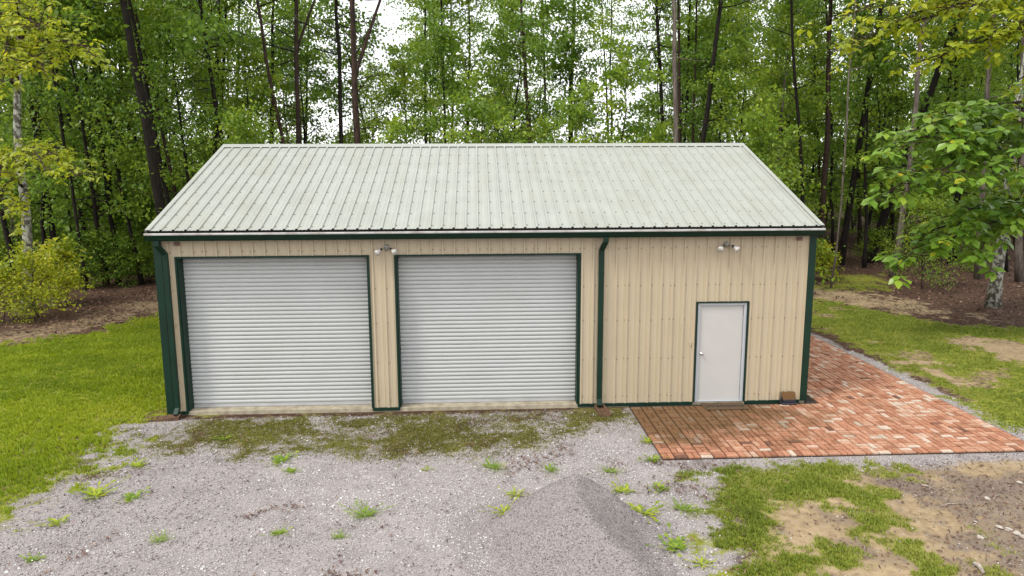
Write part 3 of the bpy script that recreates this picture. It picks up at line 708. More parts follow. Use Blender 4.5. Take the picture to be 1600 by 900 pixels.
# ------------------------------------------------------------------ things on and by the garage
def flood_light(loc, label, flip=1):
    t = tag(empty('flood_light', loc), label, 'light', 'twin flood lights under the eave')
    RY = Matrix.Rotation(math.pi/2, 4, 'X')
    MB().lathe([(0.0001, 0.05), (0.035, 0.048), (0.055, 0.035), (0.06, 0.0)], 16, RY).build('base', MAT['lampbody'], t, smooth=True)
    for s in (-1, 1):
        d = Vector((s*0.62*(1.15 if s == flip else 0.9), -0.62, -0.48)).normalized()
        st = Vector((s*0.02, -0.045, -0.005)); el = st+Vector((s*0.05, -0.035, 0.0))
        MB().tube([st, el, el+d*0.03], [0.012, 0.012, 0.014], 8).build('arm', MAT['lampbody'], t, smooth=True)
        q = d.to_track_quat('Z', 'Y').to_matrix().to_4x4(); Mx = Matrix.Translation(el+d*0.02) @ q
        h = MB().lathe([(0.0001, 0.0), (0.024, 0.0), (0.026, 0.05), (0.022, 0.055)], 14, Mx).build('socket', MAT['darkmetal'], t, smooth=True)
        MB().lathe([(0.022, 0.05), (0.03, 0.075), (0.052, 0.115), (0.062, 0.145), (0.060, 0.152), (0.04, 0.165), (0.0001, 0.17)], 16, Mx).build('bulb', MAT['bulb'], t, smooth=True)
    return t
flood_light((4.40, -0.022, 3.26), 'twin flood light on the post between the two roller doors')
flood_light((11.11, -0.022, 3.26), 'twin flood light under the eave above the white entrance door', -1)

def splash_block(loc, rz, label, length=0.62, w=0.24, tilt=0.0):
    prof = [(-w/2, 0.0), (w/2, 0.0), (w/2, 0.075), (w/2-0.03, 0.075), (w/2-0.05, 0.03), (-w/2+0.05, 0.03), (-w/2+0.03, 0.075), (-w/2, 0.075)]
    m = MB()
    V = []
    for k, (xx, sc_, dz) in enumerate(((0, 0.82, 0.03), (0.05, 0.85, 0.02), (length*0.5, 0.95, 0.005), (length, 1.05, -0.012))):
        V += [(xx, y*sc_, max(0.0, z+(dz if z > 0.01 else 0))) for y, z in prof]
    n = len(prof)
    F = [(i*n+k, i*n+(k+1) % n, (i+1)*n+(k+1) % n, (i+1)*n+k) for i in range(3) for k in range(n)]+[tuple(range(n)), tuple(3*n+k for k in range(n))]
    m.add(V, F); m.box(0, 0.03, -w*0.4, w*0.4, 0.0, 0.10)
    o = m.build('splash_block', MAT['splash'], bevel=0.0, loc=loc, rot=(0, tilt, rz))
    return tag(o, label, 'splash block', 'splash blocks below the downspouts')
splash_block((0.30, -0.24, -0.085), math.radians(186), 'rust brown splash block lying beside the lawn at the garage corner', 0.66)
splash_block((8.60, -0.10, -0.075), math.radians(-84), 'rust brown splash block under the downspout between roller door and patio', 0.50)

mt = tag(MB().box(10.70, 11.56, -0.47, -0.05, -0.016, -0.002).build('doormat', MAT['mat'], bevel=0.004), 'worn brown doormat with dark lettering on the bricks below the white door', 'doormat')
fc = bpy.data.curves.new('lettering', 'FONT'); fc.body = 'Welcome'; fc.size = 0.20; fc.shear = 0.25; fc.align_x = 'CENTER'; fc.align_y = 'CENTER'; fc.extrude = 0.0015; fc.offset = 0.003
fo = bpy.data.objects.new('lettering_curve', fc); COL.objects.link(fo)
dg = bpy.context.evaluated_depsgraph_get(); lm = bpy.data.meshes.new_from_object(fo.evaluated_get(dg)); bpy.data.objects.remove(fo); bpy.data.curves.remove(fc)
lm.name = 'lettering'; lm.materials.clear(); lm.materials.append(MAT['ink'])
obj('lettering', lm, mt, (11.12, -0.26, 0.0))

bb = tag(empty('boot_brush', (12.50, -0.13, -0.02)), 'brown bristle boot brush on dark base beside the corner post', 'boot brush')
MB().box(-0.155, 0.155, -0.10, 0.08, 0.002, 0.035).box(-0.13, 0.13, -0.07, 0.075, 0.035, 0.10).box(-0.15, -0.13, -0.03, 0.03, 0.035, 0.15).box(0.13, 0.15, -0.03, 0.03, 0.035, 0.15).build('base', MAT['brushbase'], bb, bevel=0.01)
br = MB()
for i in range(13):
    for j in range(6):
        xx, yy = -0.115+i*0.0192, -0.045+j*0.019
        br.box(xx-0.0085, xx+0.0085, yy-0.0085, yy+0.0085, 0.098, 0.235+random.uniform(-0.014, 0.01))
br.build('bristles', MAT['bristle'], bb)

# ------------------------------------------------------------------ gravel pile
PC = at(903, 742, 0.80); PCX, PCY = PC[0], PC[1]
def pile_z(x, y):
    dx_, dy_ = x-PCX, y-PCY
    # tipped heap: a crest that bends towards the camera, steeper on its right
    t = np.clip(-dy_/1.6, 0, 1); cx_ = 0.42*t*t-0.10*np.sin(t*math.pi)
    rxl = dx_-cx_; along = np.where(dy_ > 0, dy_*1.1, np.maximum(-dy_-1.6, 0)*0.8)
    lat = np.where(rxl > 0, rxl*1.12, -rxl*0.80)
    r = np.hypot(along, lat)*(1+0.25*(fbm(x, y, 1.3, 31)-0.5))
    top = 0.90-0.28*t-0.05*np.sin(t*9)*(1-t)
    h = top-0.74*r-0.03*np.exp(-r*9)
    h = np.where(h < 0.13, 0.13*np.exp((h-0.13)/0.11), h)
    return h+0.035*(fbm(x, y, 4.0, 30)-0.5)*sstep(0, 0.3, h)-0.008
s_ = 0.04
px_ = np.arange(-2.6, 2.6, s_); py_ = np.arange(-3.4, 1.8, s_)
PX, PY = np.meshgrid(px_, py_); hx, hy = (PX+PCX).ravel(), (PY+PCY).ravel(); ph_ = pile_z(hx, hy)
pid = np.arange(len(px_)*len(py_)).reshape(len(py_), len(px_))
PF = np.stack([pid[:-1, :-1], pid[:-1, 1:], pid[1:, 1:], pid[1:, :-1]], -1).reshape(-1, 4)
keep = (ph_[PF].max(1) > 0.004); PF = PF[keep]
used = np.unique(PF); mp_ = -np.ones(len(hx), int); mp_[used] = np.arange(len(used))
PV = np.stack([hx-PCX, hy-PCY, ph_+ground_z(hx, hy)*1.0], -1)[used]
pile_mat = paint('pile_grit', (0.20, 0.178, 0.172), 0.95, 0.45, 60.0, bump=0.8)
pile = tag(obj('gravel_pile', mesh_np('gravel_pile', PV, mp_[PF], pile_mat, smooth=True), None, (PCX, PCY, 0)), 'grey heap of fine gravel at the front edge of the drive', 'gravel pile')

# ------------------------------------------------------------------ stones (octahedral pebbles) and grass blades
OCT = np.array([(1, 0, 0), (-1, 0, 0), (0, 1, 0), (0, -1, 0), (0, 0, 1), (0, 0, -1)], float)
OCTF = np.array([(0, 2, 4), (2, 1, 4), (1, 3, 4), (3, 0, 4), (2, 0, 5), (1, 2, 5), (3, 1, 5), (0, 3, 5)])
def pebbles(P, size, rng_):
    n = len(P); V = OCT[None]*(1+rng_.uniform(-0.35, 0.35, (n, 6, 1)))
    V = V*size[:, None, None]*np.stack([rng_.uniform(0.8, 1.3, n), rng_.uniform(0.7, 1.1, n), rng_.uniform(0.5, 0.8, n)], -1)[:, None, :]
    a = rng_.uniform(0, 2*math.pi, n); b = rng_.uniform(-0.7, 0.7, n)
    y2 = V[..., 1]*np.cos(b)[:, None]-V[..., 2]*np.sin(b)[:, None]; z2 = V[..., 1]*np.sin(b)[:, None]+V[..., 2]*np.cos(b)[:, None]
    x3 = V[..., 0]*np.cos(a)[:, None]-y2*np.sin(a)[:, None]; y3 = V[..., 0]*np.sin(a)[:, None]+y2*np.cos(a)[:, None]
    V = np.stack([x3, y3, z2], -1)+P[:, None, :]
    F = (OCTF[None]+(np.arange(n)*6)[:, None, None]).reshape(-1, 3)
    return V.reshape(-1, 3), F
def scatter(n, box, dens):
    x = rng.uniform(box[0], box[1], n); y = rng.uniform(box[2], box[3], n)
    k = rng.random(n) < dens(x, y); return x[k], y[k]
def in_patio(x, y): return (x > PATIO[0]-0.02) & (x < PATIO[1]+0.06) & (y > PATIO[2]-0.02) & (y < PATIO[3])
def gdens(x, y):
    z = zone_masks(x, y); d = z['gravel']*(1-0.85*z['grass'])*(1-0.75*z['moss'])+0.02*z['sand']+0.05*z['mulch']
    return np.where(in_patio(x, y) | ((y > -0.03) & (x > -0.05) & (x < GL+0.05)), 0, d)
x, y = scatter(240000, (-4.5, 16.9, -7.6, -0.02), gdens)
x2, y2 = scatter(5000, (15.8, 16.6, -3.2, 8), gdens); x = np.r_[x, x2]; y = np.r_[y, y2]
k = pile_z(x, y) < 0.03; x, y = x[k], y[k]
n = len(x); size = np.clip(rng.lognormal(-4.72, 0.36, n), 0.004, 0.030)
V, F = pebbles(np.stack([x, y, ground_z(x, y)+size*0.25], -1), size, rng)
tone = np.clip(rng.normal(0.48, 0.23, n)+0.55*(fbm(x, y, 0.6, 70)-0.5)+0.3*(fbm(x, y, 2.5, 73)-0.5), 0, 1)
tag(obj('gravel_stones', mesh_np('gravel_stones', V, F, MAT['stone'], np.repeat(tone, 6))), 'loose pinkish grey gravel covering the drive', 'gravel', kind='stuff')
print('gravel', n)
x, y = scatter(75000, (PCX-2.4, PCX+2.4, PCY-3.3, PCY+1.7), lambda x, y: (pile_z(x, y) > 0.006)*1.0)
n = len(x); foot_ = sstep(0.22, 0.03, pile_z(x, y)); size = np.clip(rng.lognormal(-4.95, 0.33, n), 0.003, 0.022)*(1+0.2*foot_)
V, F = pebbles(np.stack([x-PCX, y-PCY, pile_z(x, y)+ground_z(x, y)+size*0.2], -1), size, rng)
tag(obj('stones', mesh_np('stones', V, F, MAT['pebble'], np.repeat(np.clip(rng.normal(0.42, 0.22, n)+0.25*foot_+0.35*(fbm(x, y, 1.5, 71)-0.5), 0, 1), 6)), pile), kind='stuff')

def blades(x, y, z, h, nb, spread, tone, wid=0.007):
    """nb bent blades per tuft, two triangles each"""
    n = len(x); X = np.repeat(x, nb)+rng.normal(0, spread, n*nb); Y = np.repeat(y, nb)+rng.normal(0, spread, n*nb); Z = np.repeat(z, nb)
    H = np.repeat(h, nb)*rng.uniform(0.5, 1.25, n*nb); a = rng.uniform(0, 2*math.pi, n*nb); ln = rng.uniform(0.2, 0.9, n*nb)*H
    w = wid*rng.uniform(0.7, 1.4, n*nb); c, s = np.cos(a), np.sin(a)
    P0 = np.stack([X-s*w, Y+c*w, Z-0.005], -1); P1 = np.stack([X+s*w, Y-c*w, Z-0.005], -1)
    P2 = np.stack([X+c*ln*0.35+s*w*0.8, Y+s*ln*0.35-c*w*0.8, Z+H*0.65], -1); P3 = np.stack([X+c*ln, Y+s*ln, Z+H], -1)
    V = np.stack([P0, P1, P2, P3], 1).reshape(-1, 3); m = n*nb; b = (np.arange(m)*4)[:, None]
    F = np.concatenate([b+np.array([0, 1, 2]), b+np.array([0, 2, 3])], 1).reshape(-1, 3)
    T = np.clip(np.repeat(tone, nb)+rng.normal(0, 0.13, m), 0, 1)
    return V, F, np.repeat(T, 4)
def lawn(name, label, box, n, sel, hmul=1.0, mat='grass'):
    def dens(x, y):
        z = zone_masks(x, y); ok = ~(in_patio(x, y) | ((y > -0.05) & (x > -0.05) & (x < GL+0.05)))
        return np.where(ok & sel(x, y), np.clip(z['grass']-0.12, 0, 1)**1.3, 0)
    x, y = scatter(n, box, dens); g = zone_masks(x, y)['grass']
    h = (0.035+0.055*fbm(x, y, 0.8, 50))*(0.5+0.6*g)*hmul
    tone = 0.10+0.66*fbm(x, y, 0.5, 51)+0.5*(fbm(x, y, 2.5, 52)-0.5)+0.25*(1-g)
    V, F, T = blades(x, y, ground_z(x, y), h, 6, 0.022, tone)
    print(name, len(x)); return tag(obj(name, mesh_np(name, V, F, MAT[mat], T)), label, 'grass', kind='stuff')
lawn('lawn_grass', 'bright yellow green lawn left of the garage', (-12, 0.6, -5.8, 12.5), 75000, lambda x, y: x < 0.6)
lawn('lawn_grass', 'patchy green lawn right of the brick patio', (15.9, 30, -3, 14.5), 66000, lambda x, y: x > 15.9, 0.75, 'grass_rough')
lawn('lawn_grass', 'rough green grass patch in front of the brick patio', (9.2, 15.5, -7.2, -2.9), 26000, lambda x, y: y < -2.9, 0.8, 'grass_rough')
def mdens(x, y): return np.where((y < -0.12) & ~in_patio(x, y), zone_masks(x, y)['moss']**1.3*0.75*sstep(-0.02, -0.5, y), 0)
x, y = scatter(44000, (-2.5, 9.6, -3.2, -0.12), mdens)
V, F, T = blades(x, y, ground_z(x, y), 0.012+0.022*fbm(x, y, 1.5, 55), 5, 0.02, 0.05+0.5*fbm(x, y, 1.0, 56), 0.006)
tag(obj('moss', mesh_np('moss', V, F, MAT['moss'], T)), 'low mossy weeds creeping over the gravel before the roller doors', 'moss', kind='stuff')

# weeds, each a thing
def weed_mesh(seed, kind):
    r = np.random.default_rng(seed); V, F, T = [], [], []
    V.append(np.zeros(3)); T.append(0.3)
    for k in range(46 if kind != 2 else 60):
        a = r.uniform(0, 2*math.pi); el = r.uniform(0.05, 0.9); reach = abs(r.normal(0, 0.07)); ln = r.uniform(0.025, 0.06); w = ln*(0.34 if kind == 0 else 0.22 if kind == 1 else 0.12)
        d = np.array([math.cos(a)*math.cos(el), math.sin(a)*math.cos(el), math.sin(el)]); s = np.array([-math.sin(a), math.cos(a), 0])
        o = np.array([math.cos(a)*reach, math.sin(a)*reach, 0.01+0.3*reach]); b = len(V)
        V += [o-s*0.003, o+s*0.003, o+d*ln*0.5+s*w, o+d*ln*np.array([1, 1, 0.8]), o+d*ln*0.5-s*w]
        F += [(0, b, b+1), (b, b+4, b+3), (b, b+3, b+1), (b+1, b+3, b+2)]; T += [r.uniform(0.2, 0.95)]*5
    return mesh_np('weed', V, F, MAT['leaf_mid'] if kind != 1 else MAT['grass'], T)
WEEDS = [weed_mesh(k, k % 3) for k in range(6)]
WSPOT = [((350, 687), 1.3, 0, 'round green weed nearest the left roller door on the gravel'), ((438, 723), 1.9, 0, 'largest dark green weed in the middle of the left gravel'), ((455, 737), 1.3, 3, 'small green weed just in front of the largest gravel weed'),
 ((150, 776), 2.9, 1, 'wide yellow green weed patch on gravel at the lawn edge'), ((206, 780), 1.6, 0, 'leafy weed right of the wide yellow green weed patch'), ((90, 817), 1.8, 1, 'grass tuft in gravel near the lower left lawn edge'),
 ((570, 805), 2.4, 2, 'spiky grey green weed in the middle of the drive'), ((437, 832), 1.2, 3, 'tiny weed on the gravel left of the spiky weed'), ((55, 875), 1.1, 0, 'tiny weed on the gravel in the lower left corner'),
 ((770, 734), 2.4, 5, 'flat grass tuft on gravel behind the gravel pile'), ((860, 737), 1.7, 5, 'small grass tuft right behind the top of the gravel pile'), ((665, 735), 1.0, 1, 'tiny tuft in the open gravel behind the pile'),
 ((805, 775), 1.6, 4, 'yellowish tuft on the left foot of the gravel pile'), ((788, 830), 1.7, 4, 'yellow flowering weed at the left foot of the gravel pile'), ((955, 738), 1.6, 5, 'grass tuft between gravel pile and patio corner'),
 ((1010, 690), 1.7, 1, 'grass tuft left of the patio front corner'), ((1020, 718), 1.6, 0, 'green weed touching the patio front corner'), ((975, 768), 2.0, 1, 'grass tuft right of the gravel pile top'),
 ((1005, 805), 2.6, 1, 'thick grass tuft on gravel right of the pile'), ((1070, 800), 2.2, 5, 'low grass tuft between the pile and the grass patch'), ((1055, 860), 2.2, 3, 'bright weed on the right foot of the gravel pile'),
 ((1098, 885), 1.5, 4, 'small weed at the bottom edge left of the grass patch'), ((1030, 765), 1.6, 0, 'small weed on gravel below the patio corner'), ((215, 730), 1.8, 1, 'grass tuft in gravel between lawn and left roller door'),
 ((250, 845), 1.4, 2, 'thin tuft on the lower left gravel'), ((530, 840), 1.1, 2, 'brownish tuft on the lower middle gravel')]
for (p, s, k, lab) in WSPOT:
    q = at(*p, -0.06); x, y = q[0], q[1]; z = max(float(ground_z(np.array([x]), np.array([y]))[0]), float(ground_z(np.array([x]), np.array([y]))[0]+pile_z(np.array([x]), np.array([y]))[0]))
    o = obj('weed', WEEDS[k], None, (x, y, z-0.004), (0, 0, random.uniform(0, 6.28))); o.scale = (s*0.9, s*0.9, s*0.6); tag(o, lab, 'weed', 'weeds growing in the gravel')

# rocks and fallen wood on the bare soil
def rock_mesh(seed):
    r = random.Random(seed); bm = bmesh.new(); bmesh.ops.create_icosphere(bm, subdivisions=2, radius=1)
    ph = [r.uniform(0, 6.28) for _ in range(6)]
    for v in bm.verts:
        k = 1+0.16*math.sin(3*v.co.x+ph[0])+0.14*math.sin(4*v.co.y+ph[1])+0.12*math.sin(5*v.co.z+ph[2])+r.uniform(-0.08, 0.08)
        v.co *= k; v.co.z *= 0.6
    me = bpy.data.meshes.new('rock'); bm.to_mesh(me); bm.free(); me.materials.append(MAT['rock']); return me
ROCKS = [rock_mesh(k) for k in range(4)]
for (p, s, k, lab) in [((1562, 823), 0.050, 0, 'white rock at the left end of the row of rocks'), ((1577, 827), 0.055, 1, 'tan rock second in the row of rocks'), ((1589, 833), 0.055, 2, 'grey rock third in the row of rocks'), ((1599, 837), 0.04, 3, 'pale rock at the right end of the row of rocks'),
 ((1532, 840), 0.050, 1, 'round white rock alone left of the row of rocks'), ((1425, 824), 0.035, 2, 'small white rock on sand beside the grass clump'), ((1543, 777), 0.045, 3, 'reddish rock on the dark mulch'), ((1594, 752), 0.05, 0, 'white rock at the right edge near the gravel strip'),
 ((1489, 763), 0.022, 1, 'tiny pale rock at the upper left of the mulch'), ((1348, 735), 0.035, 2, 'pale stone at the top corner of the grass patch'), ((1525, 813), 0.026, 0, 'little white stone above the round white rock')]:
    q = at(*p, -0.05); z = float(ground_z(q[:1], q[1:2])[0]); o = obj('rock', ROCKS[k], None, (q[0], q[1], z+s*0.3), (0.2, 0.1, random.uniform(0, 6))); o.scale = (s*0.95, s*0.75, s*0.8); tag(o, lab, 'rock', 'loose rocks on the bare soil')
for (a_, b_, r_, lab) in [((1522, 881), (1537, 897), 0.030, 'thick grey broken stick at the bottom right'), ((1441, 757), (1456, 762), 0.015, 'short pale stick on dark soil below the gravel strip'), ((1530, 832), (1546, 845), 0.008, 'thin bent twig beside the round white rock'),
   ((1553, 777), (1562, 770), 0.010, 'dark stick next to the reddish rock'), ((1470, 790), (1496, 786), 0.010, 'brown stick where sand meets mulch')]:
    A, B = at(*a_, -0.05), at(*b_, -0.05); A[2] = ground_z(A[:1], A[1:2])[0]+r_*0.8; B[2] = ground_z(B[:1], B[1:2])[0]+r_*0.8; mid = (A+B)/2+np.array([0.02, 0.02, r_*0.5])
    o = MB().tube([A-mid, (0.3*A+0.7*mid)-mid+np.array([0, 0.01, 0]), np.zeros(3), B-mid], [r_, r_*1.1, r_*0.9, r_*0.6], 7).build('fallen_stick', MAT['wood'], None, smooth=True, loc=tuple(mid)); tag(o, lab, 'stick', 'sticks lying on the bare soil')

# dead leaves on the wood floor, bark chips on the bare soil
def quads(P, ln, wd, tilt):
    n = len(P); a = rng.uniform(0, 2*math.pi, n); e = rng.normal(0, tilt, n); b = rng.normal(0, tilt, n)
    D = np.stack([np.cos(a)*np.cos(e), np.sin(a)*np.cos(e), np.sin(e)], -1); S = np.stack([-np.sin(a)*np.cos(b), np.cos(a)*np.cos(b), np.sin(b)], -1)
    return np.stack([P-D*ln[:, None]/2, P+S*wd[:, None]/2, P+D*ln[:, None]/2, P-S*wd[:, None]/2], 1).reshape(-1, 3)
def ldens(x, y):
    z = zone_masks(x, y); clear = np.maximum.reduce([z['grass'], z['gravel'], 0.85*z['sand']])
    return np.where((x > -1.5) & (x < PATIO[1]+0.3) & (y < 9.6) | in_patio(x, y), 0, 1-clear)*sstep(5, 8.5, y)
x, y = scatter(70000, (-26, 40, 5, 34), ldens); n = len(x); ln = rng.uniform(0.06, 0.15, n)
V = quads(np.stack([x, y, ground_z(x, y)+0.02+rng.random(n)*0.02], -1), ln, ln*0.5, 0.35)
tag(obj('leaf_litter', mesh_np('leaf_litter', V, np.arange(4*n).reshape(n, 4), MAT['litter'], np.repeat(np.clip(rng.beta(2, 3, n)*1.1, 0, 1), 4))), 'brown dead leaves covering the woodland floor', 'leaf litter', kind='stuff')
x, y = scatter(14000, (8.5, 15.8, -7.5, -3.1), lambda x, y: np.clip(0.08*zone_masks(x, y)['sand']+0.9*zone_masks(x, y)['mulch'], 0, 1)*(1-zone_masks(x, y)['grass']))
n = len(x); ln = rng.uniform(0.02, 0.08, n)
V = quads(np.stack([x, y, ground_z(x, y)+0.012+rng.random(n)*0.01], -1), ln, ln*0.3, 0.25)
tag(obj('bark_chips', mesh_np('bark_chips', V, np.arange(4*n).reshape(n, 4), MAT['litter'], np.repeat(np.clip(rng.beta(2, 2.4, n), 0, 1), 4))), 'dark bark chips and leaf bits on the bare soil', 'leaf litter', kind='stuff')

x, y = scatter(60000, (-2, 10.5, -7.2, -0.3), lambda x, y: np.where(pile_z(x, y) > 0.05, 0, (0.03+0.9*sstep(0.06, 0.0, np.abs(fbm(x, y, 0.55, 61)-0.5))*sstep(0.42, 0.58, fbm(x, y, 1.3, 62)))*zone_masks(x, y)['gravel']))
n = len(x); ln = rng.uniform(0.018, 0.075, n)
V = quads(np.stack([x, y, ground_z(x, y)+0.022+rng.random(n)*0.008], -1), ln, ln*0.35, 0.3)
tag(obj('drive_litter', mesh_np('drive_litter', V, np.arange(4*n).reshape(n, 4), MAT['litter'], np.repeat(np.clip(rng.beta(2, 2.6, n), 0, 1), 4))), 'streaks of brown leaf bits washed across the gravel drive', 'leaf litter', kind='stuff')
print('drive litter', n)

# ------------------------------------------------------------------ trees
def leaf_mesh(name, P, D, N, ln, wr, mat, tone, big=False):
    """folded leaves: base, two sides, tip (big: six-point outline with a midrib)"""
    D = D/np.linalg.norm(D, axis=1, keepdims=True); S = np.cross(N, D); S /= np.linalg.norm(S, axis=1, keepdims=True)+1e-9; U = np.cross(D, S)
    L = ln[:, None]; Wd = L*wr; n = len(P)
    if not big:
        V = np.stack([P, P+D*L*0.5+S*Wd/2+U*L*0.07, P+D*L-U*L*0.05, P+D*L*0.5-S*Wd/2+U*L*0.07], 1); b = (np.arange(n)*4)[:, None]
        F = np.concatenate([b+np.array([0, 1, 2]), b+np.array([0, 2, 3])], 1).reshape(-1, 3); k = 4
    else:
        dr = U*L
        V = np.stack([P, P+D*L*0.45-dr*0.01, P+D*L*0.97-dr*0.16, P+D*L*0.28+S*Wd*0.36+dr*0.03, P+D*L*0.62+S*Wd*0.5+dr*0.02, P+D*L*0.28-S*Wd*0.36+dr*0.03, P+D*L*0.62-S*Wd*0.5+dr*0.02], 1); b = (np.arange(n)*7)[:, None]
        F = np.concatenate([b+np.array(t) for t in ([0, 3, 1], [3, 4, 1], [4, 2, 1], [0, 1, 5], [5, 1, 6], [6, 1, 2])], 1).reshape(-1, 3); k = 7
    return mesh_np(name, V.reshape(-1, 3), F, mat, np.repeat(tone, k))

def wobble_line(p0, p1, n, amp, r):
    p0, p1 = np.array(p0, float), np.array(p1, float); ts = np.linspace(0, 1, n)
    off = np.cumsum(r.normal(0, amp, (n, 3)), 0); off -= ts[:, None]*off[-1]; off[:, 2] = 0
    return p0+(p1-p0)*ts[:, None]+off

def leafy_tree(seed, H, spread, z0, nb, nl, lsize, matb, matl, r0=None, dome=0.5):
    """understory tree: slim trunk, arching limbs with flat sprays of leaves; returns trunk mesh and crown mesh"""
    r = np.random.default_rng(seed); r0 = r0 or 0.02+H*0.0068
    tl = wobble_line((0, 0, -0.15), (r.normal(0, 0.03*H), r.normal(0, 0.03*H), H), 10, 0.05, r)
    rad = r0*(1-np.linspace(0, 0.93, 10)**1.1); rad[0] *= 1.35
    mb = MB().tube(tl, rad, 7)
    P, D, LT = [], [], []
    for i in range(nb):
        t = (i+r.random())/nb; h = z0+(H*0.98-z0)*t; f = np.interp(h+0.15, tl[:, 2], np.arange(10)); i0 = int(min(f, 8)); base = tl[i0]+(tl[i0+1]-tl[i0])*(f-i0)
        az = i*2.4+r.normal(0, 0.5); prof = math.sin(math.pi*min(1, 0.22+0.78*t)**0.8) if t < 0.98 else 0.2
        ln = spread*(0.35+0.65*prof)*r.uniform(0.6, 1.15); el = 0.35+0.75*t+r.normal(0, 0.28)
        pts = [base]; d = np.array([math.cos(az)*math.cos(el), math.sin(az)*math.cos(el), math.sin(el)])
        for s in range(5):
            d = d+np.array([r.normal(0, 0.09), r.normal(0, 0.09), -0.13*(0.5+t)+r.normal(0, 0.05)]); d /= np.linalg.norm(d); pts.append(pts[-1]+d*ln/5)
        pts = np.array(pts); rb = max(0.008, rad[i0]*0.42); mb.tube(pts, np.linspace(rb, 0.005, 6), 4, False)
        ctone = r.normal(0, 0.16)
        for s in range(2, 11):
            q = s/10*5; k = int(min(q, 4)); b0 = pts[k]+(pts[k+1]-pts[k])*(q-k); dd = pts[k+1]-pts[k]; dd /= np.linalg.norm(dd)+1e-9
            side = np.cross(dd, (0, 0, 1)); side /= np.linalg.norm(side)+1e-9
            sg = 1 if s % 2 else -1; tw = dd*0.55+side*sg*0.85+np.array([0, 0, r.normal(0, 0.18)]); tw /= np.linalg.norm(tw); tlens = ln*0.36*(1.15-s/11)*r.uniform(0.6, 1.3)+0.12
            if s > 3: mb.tube([b0, b0+tw*tlens], [0.006, 0.003], 3, False)
            if r.random() < 0.22: continue
            for _ in range(nl):
                u = r.random()**0.7; p = b0+tw*tlens*u+r.normal(0, 0.09+0.05*ln, 3)*np.array([1, 1, 0.8])-np.array([0, 0, 0.05*ln*u]); ld = tw*0.4+r.normal(0, 0.6, 3)+np.array([0, 0, -0.55]); P.append(p); D.append(ld); LT.append(ctone)
    P, D, LT = np.array(P), np.array(D), np.array(LT); n = len(P)
    N = np.stack([r.normal(0, 0.7, n), r.normal(0, 0.7, n), np.ones(n)], -1)
    tone = np.clip(0.5+LT+r.normal(0, 0.19, n), 0, 1)
    return mb.mesh('trunk', matb, True), leaf_mesh('crown', P, D, N, lsize*r.uniform(0.65, 1.25, n), 0.68, matl, tone)

def pine_crown(seed, H, z0, spread, nb, tufts):
    """ragged high crown of a pine: limbs and needle tufts"""
    r = np.random.default_rng(seed); mb = MB(); P, D = [], []
    for i in range(nb):
        t = (i+r.random())/nb; h = z0+(H-z0)*t; az = r.uniform(0, 6.28); ln = spread*(1-0.6*t)*r.uniform(0.5, 1.1); el = r.normal(0.12+0.4*t, 0.15)
        d = np.array([math.cos(az)*math.cos(el), math.sin(az)*math.cos(el), math.sin(el)]); pts = [np.array([0, 0, h])]
        for s in range(4):
            d = d+r.normal(0, 0.12, 3)+np.array([0, 0, 0.03]); d /= np.linalg.norm(d); pts.append(pts[-1]+d*ln/4)
        mb.tube(pts, [0.035, 0.026, 0.018, 0.012, 0.006], 4, False); pts = np.array(pts)
        for _ in range(tufts):
            u = r.uniform(1.3, 4); k = int(min(u, 3)); c = pts[k]+(pts[k+1]-pts[k])*(u-k)+r.normal(0, 0.22*ln/2.5+0.08, 3)*np.array([1, 1, 0.6])
            for _ in range(9):
                dv = r.normal(0, 1, 3); dv[2] = abs(dv[2])*0.7; P.append(c); D.append(dv)
    P, D = np.array(P), np.array(D); n = len(P); N = r.normal(0, 1, (n, 3))
    wood_v, wood_f = mb.v, mb.f
    return mb.mesh('limbs', MAT['bark_dark'], True), leaf_mesh('crown', P, D, N, r.uniform(0.14, 0.26, n), 0.13, MAT['needle'], np.clip(r.normal(0.5, 0.25, n), 0, 1))

def base_z(x, y): return float(ground_z(np.array([x]), np.array([y]))[0])

# --- prototypes shared by copies
LEAFY = [leafy_tree(101, 10.5, 3.0, 1.6, 40, 20, 0.172, MAT['bark_dark'], MAT['leaf_mid']), leafy_tree(102, 12.5, 3.4, 2.4, 44, 20, 0.172, MAT['bark_dark'], MAT['leaf_deep']),
         leafy_tree(103, 8.0, 2.7, 1.0, 36, 20, 0.165, MAT['bark_brown'], MAT['leaf_mid']), leafy_tree(104, 13.5, 2.9, 3.6, 40, 19, 0.172, MAT['bark_pale'], MAT['leaf_mid']),
         leafy_tree(105, 11.0, 3.5, 2.8, 40, 20, 0.178, MAT['bark_dark'], MAT['leaf_deep']), leafy_tree(106, 6.0, 2.3, 0.6, 32, 18, 0.15, MAT['bark_brown'], MAT['leaf_mid'])]
SHRUBS = [leafy_tree(201, 1.9, 1.3, 0.15, 26, 13, 0.11, MAT['bark_brown'], MAT['leaf_deep'], 0.03), leafy_tree(202, 1.4, 1.2, 0.1, 24, 13, 0.10, MAT['bark_brown'], MAT['leaf_mid'], 0.025), leafy_tree(203, 2.6, 1.5, 0.2, 30, 13, 0.12, MAT['bark_brown'], MAT['leaf_deep'], 0.035)]
PINES = [pine_crown(301, 22, 9.0, 3.4, 30, 9), pine_crown(302, 24, 11, 3.6, 30, 9), pine_crown(303, 20, 7.5, 3.0, 30, 8)]

def place(kind_name, proto, x, y, s, rz, label, cat, group, lean=(0, 0), part=('trunk', 'crown')):
    t = tag(empty(kind_name, (x, y, base_z(x, y))), label, cat, group)
    t.rotation_euler = (lean[0], lean[1], rz); t.scale = (s, s, s)
    for nm, me in zip(part, proto): obj(nm, me, t)
    return t

